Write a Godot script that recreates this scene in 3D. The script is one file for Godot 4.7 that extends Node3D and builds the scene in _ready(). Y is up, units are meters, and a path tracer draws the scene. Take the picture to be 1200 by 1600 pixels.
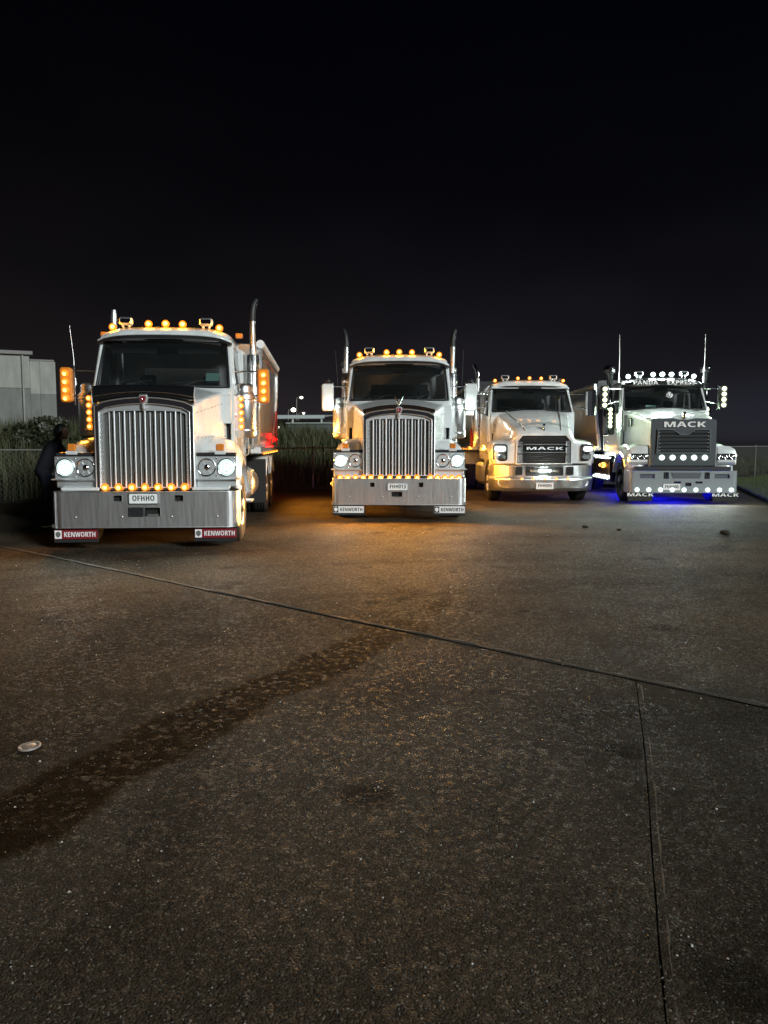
extends Node3D

var M := {}
var shapes := {}
var counts := {}
var sans: SystemFont
var AMBER := Color(1.0, 0.40, 0.04).linear_to_srgb()
var COOL := Color(0.93, 1.0, 0.97)

func _ready() -> void:
	# ---- camera, sky, moonlike yard light, exposure
	var cam := Camera3D.new()
	cam.name = "camera"
	cam.position = Vector3(0, 1.45, 0)
	cam.rotation_degrees = Vector3(-5.24, 0, 0)
	cam.fov = 67.4
	cam.near = 0.05
	cam.far = 900.0
	add_child(cam)
	cam.current = true
	var env := Environment.new()
	env.background_mode = Environment.BG_SKY
	var sm := ProceduralSkyMaterial.new()
	sm.sky_top_color = Color(0.0004, 0.0006, 0.0016).linear_to_srgb()
	sm.sky_horizon_color = Color(0.015, 0.014, 0.015).linear_to_srgb()
	sm.sky_curve = 0.085
	sm.sky_cover = night_cover()
	sm.sky_cover_modulate = Color(0.016, 0.016, 0.016).linear_to_srgb()
	sm.ground_horizon_color = Color(0.02, 0.018, 0.018).linear_to_srgb()
	sm.ground_bottom_color = Color(0.01, 0.01, 0.01).linear_to_srgb()
	sm.sun_angle_max = 0.6
	var sky := Sky.new()
	sky.sky_material = sm
	env.sky = sky
	env.tonemap_mode = Environment.TONE_MAPPER_LINEAR
	env.tonemap_exposure = 1.0
	env.sdfgi_enabled = true
	env.ssao_enabled = true
	env.ssil_enabled = true
	var we := WorldEnvironment.new()
	we.name = "world"
	we.environment = env
	add_child(we)
	var sun := DirectionalLight3D.new()
	sun.name = "moon"
	sun.light_energy = 1.0
	sun.light_color = Color(0.955, 0.995, 1.0)
	sun.light_angular_distance = 12.0
	sun.rotation_degrees = Vector3(-20, 40, 0)
	sun.shadow_enabled = true
	sun.sky_mode = DirectionalLight3D.SKY_MODE_LIGHT_ONLY
	add_child(sun)
	sans = SystemFont.new()
	sans.font_names = PackedStringArray(["Droid Sans"])
	sans.font_weight = 700
	materials()
	build_ground()
	build_background()
	truck_first()
	truck_second()
	truck_third()
	truck_fourth()
	build_person()
	build_small_things()

func night_cover() -> ImageTexture:   # thin uneven cloud and town glow, warmer to one side of the sky
	var n := FastNoiseLite.new()
	n.seed = 19
	n.frequency = 1.3
	n.fractal_octaves = 5
	var im := Image.create(512, 256, false, Image.FORMAT_RGBF)
	for j in 256:
		var el := PI / 2 - PI * (j + 0.5) / 256.0
		for i in 512:
			var az := TAU * (i + 0.5) / 512.0
			var d := Vector3(cos(el) * sin(az), sin(el), cos(el) * cos(az))
			var f := 0.55 + 0.8 * n.get_noise_3d(d.x * 2.0, d.y * 5.0, d.z * 2.0)
			f = maxf(f, 0.0) * (0.012 + exp(-maxf(el, 0.0) / 0.115))
			var side := 0.5 + 0.5 * sin(az)
			side = smoothstep(0.2, 0.8, side)
			var c := Color(1.0, 0.52, 0.45).lerp(Color(0.45, 0.58, 1.15), side)
			im.set_pixel(i, j, Color(c.r * f, c.g * f, c.b * f))
	return ImageTexture.create_from_image(im)

# ------------------------------------------------------------------ helpers
func st() -> SurfaceTool:
	var s := SurfaceTool.new()
	s.begin(Mesh.PRIMITIVE_TRIANGLES)
	s.set_smooth_group(-1)
	return s

func tri(s: SurfaceTool, a: Vector3, b: Vector3, c: Vector3) -> void:
	s.add_vertex(a)
	s.add_vertex(c)
	s.add_vertex(b)

func face(s: SurfaceTool, p: Array, ref: Vector3) -> void:
	var m := Vector3.ZERO
	for q in p:
		m += q
	m /= p.size()
	var n := Vector3.ZERO
	for i in range(1, p.size() - 1):
		n += (p[i] - p[0]).cross(p[i + 1] - p[0])
	if n.dot(m - ref) < 0:
		p = p.duplicate()
		p.reverse()
	for i in range(1, p.size() - 1):
		tri(s, p[0], p[i], p[i + 1])

func box(s: SurfaceTool, c: Vector3, d: Vector3, bev := 0.004, b := Basis()) -> void:
	var h := d * 0.5
	bev = minf(bev, 0.45 * minf(d.x, minf(d.y, d.z)))
	var q := {}
	for sx in [-1, 1]:
		for sy in [-1, 1]:
			for sz in [-1, 1]:
				var k := Vector3(sx, sy, sz)
				q[[sx, sy, sz, 0]] = c + b * (k * Vector3(h.x, h.y - bev, h.z - bev))
				q[[sx, sy, sz, 1]] = c + b * (k * Vector3(h.x - bev, h.y, h.z - bev))
				q[[sx, sy, sz, 2]] = c + b * (k * Vector3(h.x - bev, h.y - bev, h.z))
	for v in [-1, 1]:
		face(s, [q[[v, -1, -1, 0]], q[[v, 1, -1, 0]], q[[v, 1, 1, 0]], q[[v, -1, 1, 0]]], c)
		face(s, [q[[-1, v, -1, 1]], q[[1, v, -1, 1]], q[[1, v, 1, 1]], q[[-1, v, 1, 1]]], c)
		face(s, [q[[-1, -1, v, 2]], q[[1, -1, v, 2]], q[[1, 1, v, 2]], q[[-1, 1, v, 2]]], c)
		if bev > 0:
			for w in [-1, 1]:
				face(s, [q[[v, w, -1, 0]], q[[v, w, 1, 0]], q[[v, w, 1, 1]], q[[v, w, -1, 1]]], c)
				face(s, [q[[v, -1, w, 0]], q[[v, 1, w, 0]], q[[v, 1, w, 2]], q[[v, -1, w, 2]]], c)
				face(s, [q[[-1, v, w, 1]], q[[1, v, w, 1]], q[[1, v, w, 2]], q[[-1, v, w, 2]]], c)
				for u in [-1, 1]:
					face(s, [q[[v, w, u, 0]], q[[v, w, u, 1]], q[[v, w, u, 2]]], c)

func look(d: Vector3) -> Basis:   # local y along d
	var y := d.normalized()
	var r := Vector3(0, 0, 1) if absf(y.z) < 0.9 else Vector3(1, 0, 0)
	var x := y.cross(r).normalized()
	return Basis(x, y, x.cross(y))

func bar(s: SurfaceTool, a: Vector3, b: Vector3, w: float, d: float, bev := 0.003) -> void:
	box(s, (a + b) / 2, Vector3(w, a.distance_to(b), d), bev, look(b - a))

func loft(s: SurfaceTool, rings: Array, closed := true, cap0 := true, cap1 := true, sg := 1) -> void:
	var c := Vector3.ZERO
	var n := 0
	for r in rings:
		for p in r:
			c += p
			n += 1
	c /= n
	var w: int = rings[0].size()
	var last := w if closed else w - 1
	var vol := 0.0
	for j in rings.size() - 1:
		for i in last:
			var a: Vector3 = rings[j][i] - c
			var b: Vector3 = rings[j][(i + 1) % w] - c
			var e: Vector3 = rings[j + 1][(i + 1) % w] - c
			var f: Vector3 = rings[j + 1][i] - c
			vol += a.dot(b.cross(e)) + a.dot(e.cross(f))
	s.set_smooth_group(sg)
	for j in rings.size() - 1:
		for i in last:
			var a: Vector3 = rings[j][i]
			var b: Vector3 = rings[j][(i + 1) % w]
			var e: Vector3 = rings[j + 1][(i + 1) % w]
			var f: Vector3 = rings[j + 1][i]
			if vol > 0:
				tri(s, a, b, e)
				tri(s, a, e, f)
			else:
				tri(s, a, e, b)
				tri(s, a, f, e)
	s.set_smooth_group(-1)
	for k in 2:
		if (k == 0 and cap0) or (k == 1 and cap1):
			var r: PackedVector3Array = rings[0] if k == 0 else rings[-1]
			var o: PackedVector3Array = rings[1] if k == 0 else rings[-2]
			var m := Vector3.ZERO
			var mo := Vector3.ZERO
			for p in r:
				m += p / w
			for p in o:
				mo += p / w
			var nn := Vector3.ZERO
			for i in w:
				nn += (r[i] - m).cross(r[(i + 1) % w] - m)
			var out := nn.dot(m - mo) > 0
			for i in w:
				if out:
					tri(s, m, r[i], r[(i + 1) % w])
				else:
					tri(s, m, r[(i + 1) % w], r[i])

func tube(s: SurfaceTool, pts: Array, rad, n := 8, caps := true) -> void:
	var rings := []
	var up := Vector3.ZERO
	for i in pts.size():
		var d: Vector3 = (pts[mini(i + 1, pts.size() - 1)] - pts[maxi(i - 1, 0)]).normalized()
		if up == Vector3.ZERO:
			up = d.cross(Vector3(0, 0, 1) if absf(d.z) < 0.9 else Vector3(1, 0, 0)).normalized()
		up = (up - d * up.dot(d)).normalized()
		var sd := d.cross(up)
		var r: float = rad[i] if rad is Array else rad
		var ring := PackedVector3Array()
		for k in n:
			var a := TAU * k / n
			ring.append(pts[i] + (up * cos(a) + sd * sin(a)) * r)
		rings.append(ring)
	loft(s, rings, true, caps, caps)

func lathe(s: SurfaceTool, prof: Array, n: int, xf: Transform3D, caps := false) -> void:   # prof of (radius, height) about local y
	var rings := []
	for p in prof:
		var ring := PackedVector3Array()
		for k in n:
			var a := TAU * k / n
			ring.append(xf * Vector3(cos(a) * p.x, p.y, sin(a) * p.x))
		rings.append(ring)
	loft(s, rings, true, caps, caps)

func prism(s: SurfaceTool, poly: PackedVector2Array, z0: float, z1: float, xf := Transform3D(), bev := 0.0) -> void:
	if Geometry2D.is_polygon_clockwise(poly):
		poly = poly.duplicate()
		poly.reverse()
	var n := poly.size()
	var ins := PackedVector2Array()
	for i in n:
		var e0 := (poly[i] - poly[(i + n - 1) % n]).normalized()
		var e1 := (poly[(i + 1) % n] - poly[i]).normalized()
		var m := (Vector2(-e0.y, e0.x) + Vector2(-e1.y, e1.x))
		m = m / maxf(0.3, m.length_squared() * 0.5)
		ins.append(poly[i] + m * bev)
	var rows := [[poly, z0], [poly, z1]] if bev <= 0 else [[ins, z0], [poly, z0 + bev], [poly, z1 - bev], [ins, z1]]
	for j in rows.size() - 1:
		for i in n:
			var k := (i + 1) % n
			var a: Vector3 = xf * Vector3(rows[j][0][i].x, rows[j][0][i].y, rows[j][1])
			var b: Vector3 = xf * Vector3(rows[j][0][k].x, rows[j][0][k].y, rows[j][1])
			var c: Vector3 = xf * Vector3(rows[j + 1][0][k].x, rows[j + 1][0][k].y, rows[j + 1][1])
			var d: Vector3 = xf * Vector3(rows[j + 1][0][i].x, rows[j + 1][0][i].y, rows[j + 1][1])
			tri(s, a, b, c)
			tri(s, a, c, d)
	var t := Geometry2D.triangulate_polygon(rows[0][0])
	for side in 2:
		var pl: PackedVector2Array = rows[0][0] if side == 0 else rows[-1][0]
		var zz: float = z0 if side == 0 else z1
		for i in range(0, t.size(), 3):
			var a := pl[t[i]]
			var b := pl[t[i + 1]]
			var c := pl[t[i + 2]]
			if (b - a).cross(c - a) < 0:
				var q := b
				b = c
				c = q
			var A := xf * Vector3(a.x, a.y, zz)
			var B := xf * Vector3(b.x, b.y, zz)
			var C := xf * Vector3(c.x, c.y, zz)
			if side == 1:
				tri(s, A, B, C)
			else:
				tri(s, A, C, B)

func rr(w: float, h: float, r: float, n := 4) -> PackedVector2Array:
	var o := PackedVector2Array()
	for q in 4:
		var c := Vector2([1, -1, -1, 1][q] * (w / 2 - r), [1, 1, -1, -1][q] * (h / 2 - r))
		for k in n + 1:
			var a := PI / 2 * (q + float(k) / n)
			o.append(c + Vector2(cos(a), sin(a)) * r)
	return o

func hoop(s: SurfaceTool, outer: PackedVector2Array, inner: PackedVector2Array, z0: float, z1: float, xf := Transform3D()) -> void:
	# a frame between two outlines with equally many points
	var n := outer.size()
	for i in n:
		var k := (i + 1) % n
		var o := [outer[i], outer[k], inner[k], inner[i]]
		var f := []
		var g := []
		for p in o:
			f.append(xf * Vector3(p.x, p.y, z1))
			g.append(xf * Vector3(p.x, p.y, z0))
		var mid: Vector3 = (f[0] + f[1] + f[2] + f[3] + g[0] + g[1] + g[2] + g[3]) / 8
		face(s, f, mid)
		face(s, g, mid)
		face(s, [f[0], f[1], g[1], g[0]], mid)
		face(s, [f[3], f[2], g[2], g[3]], mid)

func plate_holes(s: SurfaceTool, x0: float, x1: float, y0: float, y1: float, zf: float, th: float, holes: Array) -> void:
	var xs := [x0, x1]
	var ys := [y0, y1]
	for h in holes:
		xs.append_array([h[0], h[1]])
		ys.append_array([h[2], h[3]])
	xs.sort()
	ys.sort()
	for i in xs.size() - 1:
		for j in ys.size() - 1:
			var a: float = xs[i]
			var b: float = xs[i + 1]
			var c: float = ys[j]
			var d: float = ys[j + 1]
			if b - a < 1e-5 or d - c < 1e-5:
				continue
			var mx := (a + b) / 2
			var my := (c + d) / 2
			var hole := false
			for h in holes:
				hole = hole or (mx > h[0] and mx < h[1] and my > h[2] and my < h[3])
			if hole:
				continue
			face(s, [Vector3(a, c, zf), Vector3(b, c, zf), Vector3(b, d, zf), Vector3(a, d, zf)], Vector3(mx, my, zf - 1))
			face(s, [Vector3(a, c, zf - th), Vector3(b, c, zf - th), Vector3(b, d, zf - th), Vector3(a, d, zf - th)], Vector3(mx, my, zf))
	var rects := [[x0, x1, y0, y1, 1.0]]
	for h in holes:
		rects.append([h[0], h[1], h[2], h[3], -1.0])
	for h in rects:
		var m := Vector3((h[0] + h[1]) / 2, (h[2] + h[3]) / 2, zf - th / 2)
		for e in [[h[0], h[2], h[1], h[2]], [h[1], h[2], h[1], h[3]], [h[1], h[3], h[0], h[3]], [h[0], h[3], h[0], h[2]]]:
			var p := [Vector3(e[0], e[1], zf), Vector3(e[2], e[3], zf), Vector3(e[2], e[3], zf - th), Vector3(e[0], e[1], zf - th)]
			var ec: Vector3 = (p[0] + p[1] + p[2] + p[3]) / 4
			face(s, p, m if h[4] > 0 else ec + (ec - m))

func numbered(parent: Node, called: String) -> String:
	var k := [parent.get_instance_id(), called]
	counts[k] = counts.get(k, -1) + 1
	return called if counts[k] == 0 else "%s_%03d" % [called, counts[k]]

func put(s: SurfaceTool, called: String, m: Material, parent: Node = self) -> MeshInstance3D:
	s.generate_normals()
	return inst(s.commit(), called, m, parent)

func inst(mesh: Mesh, called: String, m: Material, parent: Node = self, xf := Transform3D()) -> MeshInstance3D:
	var o := MeshInstance3D.new()
	o.mesh = mesh
	o.material_override = m
	o.name = numbered(parent, called)
	o.transform = xf
	parent.add_child(o, true)
	return o

func meshed(s: SurfaceTool) -> Mesh:
	s.generate_normals()
	return s.commit()

func thing(called: String, label: String, category: String, at := Vector3.ZERO, turn := 0.0, group := "") -> Node3D:
	var o := Node3D.new()
	o.name = numbered(self, called)
	add_child(o)
	o.position = at
	o.rotation.y = turn
	tag(o, label, category, group)
	return o

func holder(called: String, parent: Node, at := Vector3.ZERO) -> Node3D:
	var o := Node3D.new()
	o.name = numbered(parent, called)
	parent.add_child(o)
	o.position = at
	return o

func tag(o: Node, label: String, category: String, group := "") -> void:
	o.set_meta("label", label)
	o.set_meta("category", category)
	if group:
		o.set_meta("group", group)

func struct(o: Node, label := "") -> void:
	o.set_meta("kind", "structure")
	if label:
		o.set_meta("label", label)

func at(x: float, y: float, z: float, sc := 1.0) -> Transform3D:
	return Transform3D(Basis().scaled(Vector3.ONE * sc), Vector3(x, y, z))

func lettering(parent: Node, called: String, words: String, h: float, m: Material, xf: Transform3D, wide := 1.0, depth := 0.004, slant := 0.0) -> MeshInstance3D:
	var t := TextMesh.new()
	t.text = words
	t.font = sans
	t.font_size = 64
	t.pixel_size = h / (0.714 * 64)
	t.depth = depth
	t.curve_step = 1.0
	var sk := Basis(Vector3(wide, 0, 0), Vector3(slant, 1, 0), Vector3(0, 0, 1))
	var s := SurfaceTool.new()
	s.append_from(t, 0, Transform3D(sk, Vector3.ZERO))
	var am := s.commit()
	return inst(am, called, m, parent, xf)

func spell(parent: Node, words: String, h: float, m: Material, xf: Transform3D, wide := 1.0, depth := 0.004) -> void:
	var k := h / (0.714 * 64)
	var total := sans.get_string_size(words, HORIZONTAL_ALIGNMENT_LEFT, -1, 64).x * k * wide
	for i in words.length():
		var w0 := sans.get_string_size(words.substr(0, i), HORIZONTAL_ALIGNMENT_LEFT, -1, 64).x * k * wide
		var w1 := sans.get_string_size(words.substr(0, i + 1), HORIZONTAL_ALIGNMENT_LEFT, -1, 64).x * k * wide
		lettering(parent, "letter", words[i], h, m, xf * at((w0 + w1 - total) / 2, 0, 0), wide, depth)

func mat(called: String, c: Color, rough := 0.5, metal := 0.0) -> StandardMaterial3D:
	var m := StandardMaterial3D.new()
	m.resource_name = called
	m.albedo_color = c.linear_to_srgb()
	m.roughness = rough
	m.metallic = metal
	M[called] = m
	return m

func noise_tex(seed_: int, freq: float, size: int, type := FastNoiseLite.TYPE_SIMPLEX_SMOOTH, ramp: Gradient = null, octaves := 4, ret := -1) -> NoiseTexture2D:
	var n := FastNoiseLite.new()
	n.seed = seed_
	n.frequency = freq
	n.noise_type = type
	n.fractal_octaves = octaves
	n.fractal_type = FastNoiseLite.FRACTAL_FBM if octaves > 1 else FastNoiseLite.FRACTAL_NONE
	if ret >= 0:
		n.cellular_return_type = ret
		n.cellular_jitter = 0.95
	var t := NoiseTexture2D.new()
	t.noise = n
	t.width = size
	t.height = size
	t.seamless = true
	t.seamless_blend_skirt = 0.08
	if ramp:
		t.color_ramp = ramp
	return t

func ramp(stops: Array) -> Gradient:   # [offset, linear grey or Color]
	var g := Gradient.new()
	var o := PackedFloat32Array()
	var c := PackedColorArray()
	for k in stops:
		o.append(k[0])
		var q: Color = k[1] if k[1] is Color else Color(k[1], k[1], k[1])
		c.append(q.linear_to_srgb())
	g.offsets = o
	g.colors = c
	return g

func triplanar(m: StandardMaterial3D, scale: Vector3, world := false) -> void:
	m.uv1_triplanar = true
	m.uv1_world_triplanar = world
	m.uv1_triplanar_sharpness = 4.0
	m.uv1_scale = scale

func glow(called: String, c: Color, e: float) -> StandardMaterial3D:
	var m := mat(called, c * 0.5, 0.3)
	m.emission_enabled = true
	m.emission = c.linear_to_srgb()
	m.emission_energy_multiplier = e
	return m

func materials() -> void:
	var w := mat("white_paint", Color(0.70, 0.72, 0.71), 0.32)
	w.clearcoat_enabled = true
	w.clearcoat = 1.0
	w.clearcoat_roughness = 0.04
	var dirt := noise_tex(5, 0.008, 512, FastNoiseLite.TYPE_SIMPLEX_SMOOTH, ramp([[0.0, 0.78], [0.45, 0.95], [1.0, 1.0]]), 5)
	w.albedo_texture = dirt
	triplanar(w, Vector3.ONE * 0.7)
	var bp := mat("black_paint", Color(0.008, 0.008, 0.009), 0.18)
	bp.clearcoat_enabled = true
	bp.clearcoat_roughness = 0.05
	mat("black_plastic", Color(0.014, 0.014, 0.015), 0.5)
	mat("dark_cavity", Color(0.006, 0.006, 0.006), 0.8)
	mat("interior", Color(0.02, 0.02, 0.022), 0.7)
	mat("seat_cloth", Color(0.035, 0.036, 0.04), 0.85)
	mat("chassis_black", Color(0.012, 0.012, 0.013), 0.55)
	var ru := mat("rubber", Color(0.018, 0.017, 0.016), 0.78)
	ru.albedo_texture = noise_tex(9, 0.03, 256, FastNoiseLite.TYPE_SIMPLEX, ramp([[0.0, 0.5], [1.0, 1.0]]))
	triplanar(ru, Vector3.ONE * 2.0)
	var ch := mat("chrome", Color(0.82, 0.83, 0.84), 0.15, 1.0)
	ch.normal_enabled = true
	var rip := noise_tex(31, 0.02, 512)
	rip.as_normal_map = true
	rip.bump_strength = 1.2
	ch.normal_texture = rip
	ch.normal_scale = 0.25
	triplanar(ch, Vector3.ONE * 1.6)
	var al := mat("polished_alloy", Color(0.74, 0.75, 0.74), 0.2, 1.0)
	al.roughness_texture = noise_tex(12, 0.01, 512, FastNoiseLite.TYPE_SIMPLEX_SMOOTH, ramp([[0.0, 0.2], [1.0, 0.75]]), 5)
	al.roughness = 0.55
	al.normal_enabled = true
	al.normal_texture = rip
	al.normal_scale = 0.6
	triplanar(al, Vector3(0.6, 0.5, 0.6))
	var bm := mat("bumper_metal", Color(0.70, 0.69, 0.68), 0.6, 1.0)
	bm.roughness_texture = noise_tex(14, 0.012, 512, FastNoiseLite.TYPE_SIMPLEX_SMOOTH, ramp([[0.0, 0.42], [0.5, 0.5], [1.0, 0.6]]), 5)
	bm.albedo_texture = noise_tex(15, 0.01, 512, FastNoiseLite.TYPE_SIMPLEX_SMOOTH, ramp([[0.0, 0.86], [0.5, 0.97], [1.0, 1.0]]), 6)
	bm.normal_enabled = true
	var br := noise_tex(16, 0.015, 512, FastNoiseLite.TYPE_SIMPLEX_SMOOTH, null, 3)
	br.as_normal_map = true
	br.bump_strength = 1.5
	bm.normal_texture = br
	bm.normal_scale = 0.5
	triplanar(bm, Vector3(1.6, 0.16, 1.6))
	mat("screen_metal", Color(0.13, 0.127, 0.115), 0.6, 0.0)
	mat("satin_chrome", Color(0.88, 0.9, 0.9), 0.46, 1.0)
	var sc := mat("stack_chrome", Color(0.9, 0.91, 0.91), 0.24, 1.0)
	sc.roughness_texture = noise_tex(33, 0.02, 256, FastNoiseLite.TYPE_SIMPLEX_SMOOTH, ramp([[0.0, 0.3], [1.0, 1.0]]))
	sc.roughness = 0.4
	triplanar(sc, Vector3(1.5, 0.6, 1.5))
	mat("bar_chrome", Color(0.95, 0.96, 0.96), 0.4, 1.0)
	var gp := mat("grey_paint", Color(0.05, 0.057, 0.062), 0.34)
	gp.metallic = 0.35
	gp.clearcoat_enabled = true
	gp.clearcoat = 0.6
	mat("slate_plastic", Color(0.09, 0.10, 0.11), 0.4)
	var bg := mat("bumper_grey", Color(0.27, 0.29, 0.30), 0.38)
	bg.metallic = 0.3
	mat("red_paint", Color(0.35, 0.012, 0.012), 0.3)
	mat("plaque_red", Color(0.20, 0.012, 0.02), 0.4)
	mat("plaque_white", Color(0.84, 0.84, 0.82), 0.4)
	mat("plate_white", Color(0.86, 0.86, 0.84), 0.35)
	mat("ink", Color(0.012, 0.012, 0.013), 0.5)
	mat("mint_card", Color(0.28, 0.55, 0.48), 0.6)
	mat("yellow_cloth", Color(0.5, 0.42, 0.08), 0.8)
	var am := mat("amber_lens", Color(0.75, 0.24, 0.02), 0.15)
	am.clearcoat_enabled = true
	var gl := mat("glass", Color(0.01, 0.012, 0.012, 1.0), 0.03)
	gl.transparency = BaseMaterial3D.TRANSPARENCY_ALPHA
	gl.albedo_color.a = 0.55
	var tg := mat("tinted_glass", Color(0.05, 0.06, 0.06, 1.0), 0.03)
	tg.transparency = BaseMaterial3D.TRANSPARENCY_ALPHA
	tg.albedo_color.a = 0.55
	var mr := mat("mirror_glass", Color(0.85, 0.86, 0.86), 0.02, 1.0)
	mr.clearcoat_enabled = false
	glow("amber_glow", Color(1.0, 0.235, 0.01), 1.5)
	glow("amber_core", Color(1.0, 0.62, 0.13), 4.5)
	glow("white_glow", Color(0.78, 1.0, 0.95), 1.6)
	glow("white_core", Color(0.95, 1.0, 0.98), 5.5)
	glow("green_white_glow", Color(0.90, 1.0, 0.62), 1.8)
	glow("blue_glow", Color(0.03, 0.05, 1.0), 3.0)
	glow("red_glow", Color(1.0, 0.03, 0.02), 1.2)
	glow("far_glow", Color(1.0, 0.95, 0.8), 5.0)

# ------------------------------------------------------------------ shared truck parts
func unit_shapes() -> void:
	if shapes.has("lens"):
		return
	var s := st()
	var prof := []
	for i in 6:
		var a := PI * i / 5.0 - PI / 2
		prof.append(Vector2(maxf(cos(a), 0.002), sin(a) * 0.62))
	lathe(s, prof, 12, Transform3D(Basis(Vector3(1, 0, 0), PI / 2), Vector3.ZERO))
	shapes.lens = meshed(s)
	s = st()
	prof = []
	for i in 5:
		var a := PI * i / 4.0 - PI / 2
		prof.append(Vector2(maxf(cos(a) * 0.62, 0.002), sin(a) * 0.42))
	lathe(s, prof, 10, Transform3D(Basis(Vector3(1, 0, 0), PI / 2), Vector3.ZERO))
	shapes.core = meshed(s)
	# a big tyre, its rim and a nut ring
	s = st()
	var R := 0.52
	var w := 0.145
	prof = [Vector2(0.29, -w + 0.02), Vector2(0.33, -w), Vector2(0.44, -w - 0.008), Vector2(R - 0.035, -w + 0.008), Vector2(R - 0.008, -w + 0.03)]
	for g in 4:
		var x := -w + 0.055 + g * (2 * w - 0.11) / 3.0
		prof.append_array([Vector2(R, x - 0.016), Vector2(R, x - 0.006), Vector2(R - 0.014, x - 0.004), Vector2(R - 0.014, x + 0.004), Vector2(R, x + 0.006), Vector2(R, x + 0.016)])
	prof.append_array([Vector2(R - 0.008, w - 0.03), Vector2(R - 0.035, w - 0.008), Vector2(0.44, w + 0.008), Vector2(0.33, w), Vector2(0.29, w - 0.02), Vector2(0.29, -w + 0.02)])
	lathe(s, prof, 48, Transform3D(Basis(Vector3(0, 0, 1), -PI / 2), Vector3.ZERO))
	shapes.tyre = meshed(s)
	s = st()   # rim, outer face towards +x
	lathe(s, [Vector2(0.295, 0.0), Vector2(0.295, 0.125), Vector2(0.275, 0.13), Vector2(0.26, 0.10), Vector2(0.24, 0.02), Vector2(0.16, 0.03), Vector2(0.12, 0.05), Vector2(0.10, 0.14), Vector2(0.08, 0.155), Vector2(0.01, 0.158)], 32, Transform3D(Basis(Vector3(0, 0, 1), -PI / 2), Vector3.ZERO))
	for k in 10:
		var a := TAU * k / 10
		tube(s, [Vector3(0.0, sin(a), cos(a)) * 0.2 + Vector3(0.02, 0, 0), Vector3(0.0, sin(a), cos(a)) * 0.2 + Vector3(0.085, 0, 0)], [0.022, 0.013], 6)
	shapes.rim = meshed(s)
	s = st()
	box(s, Vector3.ZERO, Vector3(0.11, 0.1, 0.05), 0.016)
	shapes.turn_lens = meshed(s)
	s = st()
	for k in 4:
		box(s, Vector3(-0.036 + k * 0.024, 0, 0.0265), Vector3(0.004, 0.084, 0.006), 0.001)
		box(s, Vector3(0, -0.034 + k * 0.023, 0.0272), Vector3(0.094, 0.004, 0.006), 0.001)
	shapes.turn_grid = meshed(s)
	s = st()
	box(s, Vector3.ZERO, Vector3(0.2, 0.115, 0.10), 0.02)
	for k in [-1, 1]:
		box(s, Vector3(k * 0.045, -0.075, 0), Vector3(0.03, 0.04, 0.05), 0.006)
	shapes.roof_lamp = meshed(s)

func lamp(parent: Node, p: Vector3, r: float, energy: float, kind := "amber", called := "marker_light", turn := Basis(), spread := 0.0) -> void:
	unit_shapes()
	var lens := "amber_glow"
	var core := "amber_core"
	var c := AMBER
	if kind == "white":
		lens = "white_glow"
		core = "white_core"
		c = COOL
	elif kind == "lime":
		lens = "green_white_glow"
		core = "white_core"
		c = Color(0.86, 1.0, 0.86)
	elif kind == "red":
		lens = "red_glow"
		core = "red_glow"
		c = Color(1, 0.05, 0.03)
	var o := inst(shapes.lens, called, M[lens], parent, Transform3D(turn.scaled(Vector3.ONE * r), p))
	inst(shapes.core, "bulb", M[core], o, at(0, 0, 0.36))
	if energy > 0:
		var l: Light3D = OmniLight3D.new() if spread == 0.0 else SpotLight3D.new()
		l.name = "lamp_light"
		if spread == 0.0:
			l.set("omni_range", 30)
			l.set("omni_attenuation", 2)
		else:
			l.set("spot_range", 30)
			l.set("spot_attenuation", 2)
			l.set("spot_angle", spread)
			l.set("spot_angle_attenuation", 0.8)
			l.rotation.y = PI
		l.light_color = c
		l.light_energy = energy
		l.light_size = r * 1.5
		l.shadow_enabled = true
		o.add_child(l)
		l.position = Vector3(0, 0, 0.36)

func wheel(t: Node, x: float, z: float, out: int, rim := "polished_alloy", called := "wheel") -> void:
	unit_shapes()
	var h := holder(called, t, Vector3(x, 0.515, z))
	inst(shapes.tyre, "tyre", M.rubber, h)
	var b := Basis() if out > 0 else Basis(Vector3(0, 1, 0), PI)
	inst(shapes.rim, "rim", M[rim], h, Transform3D(b, Vector3(out * 0.01, 0, 0)))

func arch_guard(t: Node, xi: float, xo: float, cz: float, cy: float, ri: float, a0: float, a1: float, thick: Array, corner: float, m: Material, called := "mudguard") -> void:
	# a wing swept round the wheel; angles in degrees from the front over the top
	var s := st()
	var rings := []
	var n := 18
	var sgn := signf(xo - xi)
	for j in n + 1:
		var f := float(j) / n
		var a := deg_to_rad(lerpf(a0, a1, f))
		var d := Vector3(0, sin(a), cos(a))
		var c := Vector3(0, cy, cz)
		var ff := f * (thick.size() - 1)
		var k := mini(int(ff), thick.size() - 2)
		var th: float = lerpf(thick[k], thick[k + 1], ff - k)
		var co := minf(corner, th * 0.95)
		var ring := PackedVector3Array()
		ring.append(c + d * ri + Vector3(xi, 0, 0))
		ring.append(c + d * ri + Vector3(xo - sgn * 0.02, 0, 0))
		ring.append(c + d * (ri + 0.015) + Vector3(xo, 0, 0))
		for i in 6:
			var q := PI / 2 * i / 5.0
			ring.append(c + d * (ri + th - co + sin(q) * co) + Vector3(xo - sgn * corner * 1.15 * (1 - cos(q)), 0, 0))
		ring.append(c + d * (ri + th) + Vector3(xi, 0, 0))
		rings.append(ring)
	loft(s, rings, true, true, true, 1)
	put(s, called, m, t)

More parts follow.
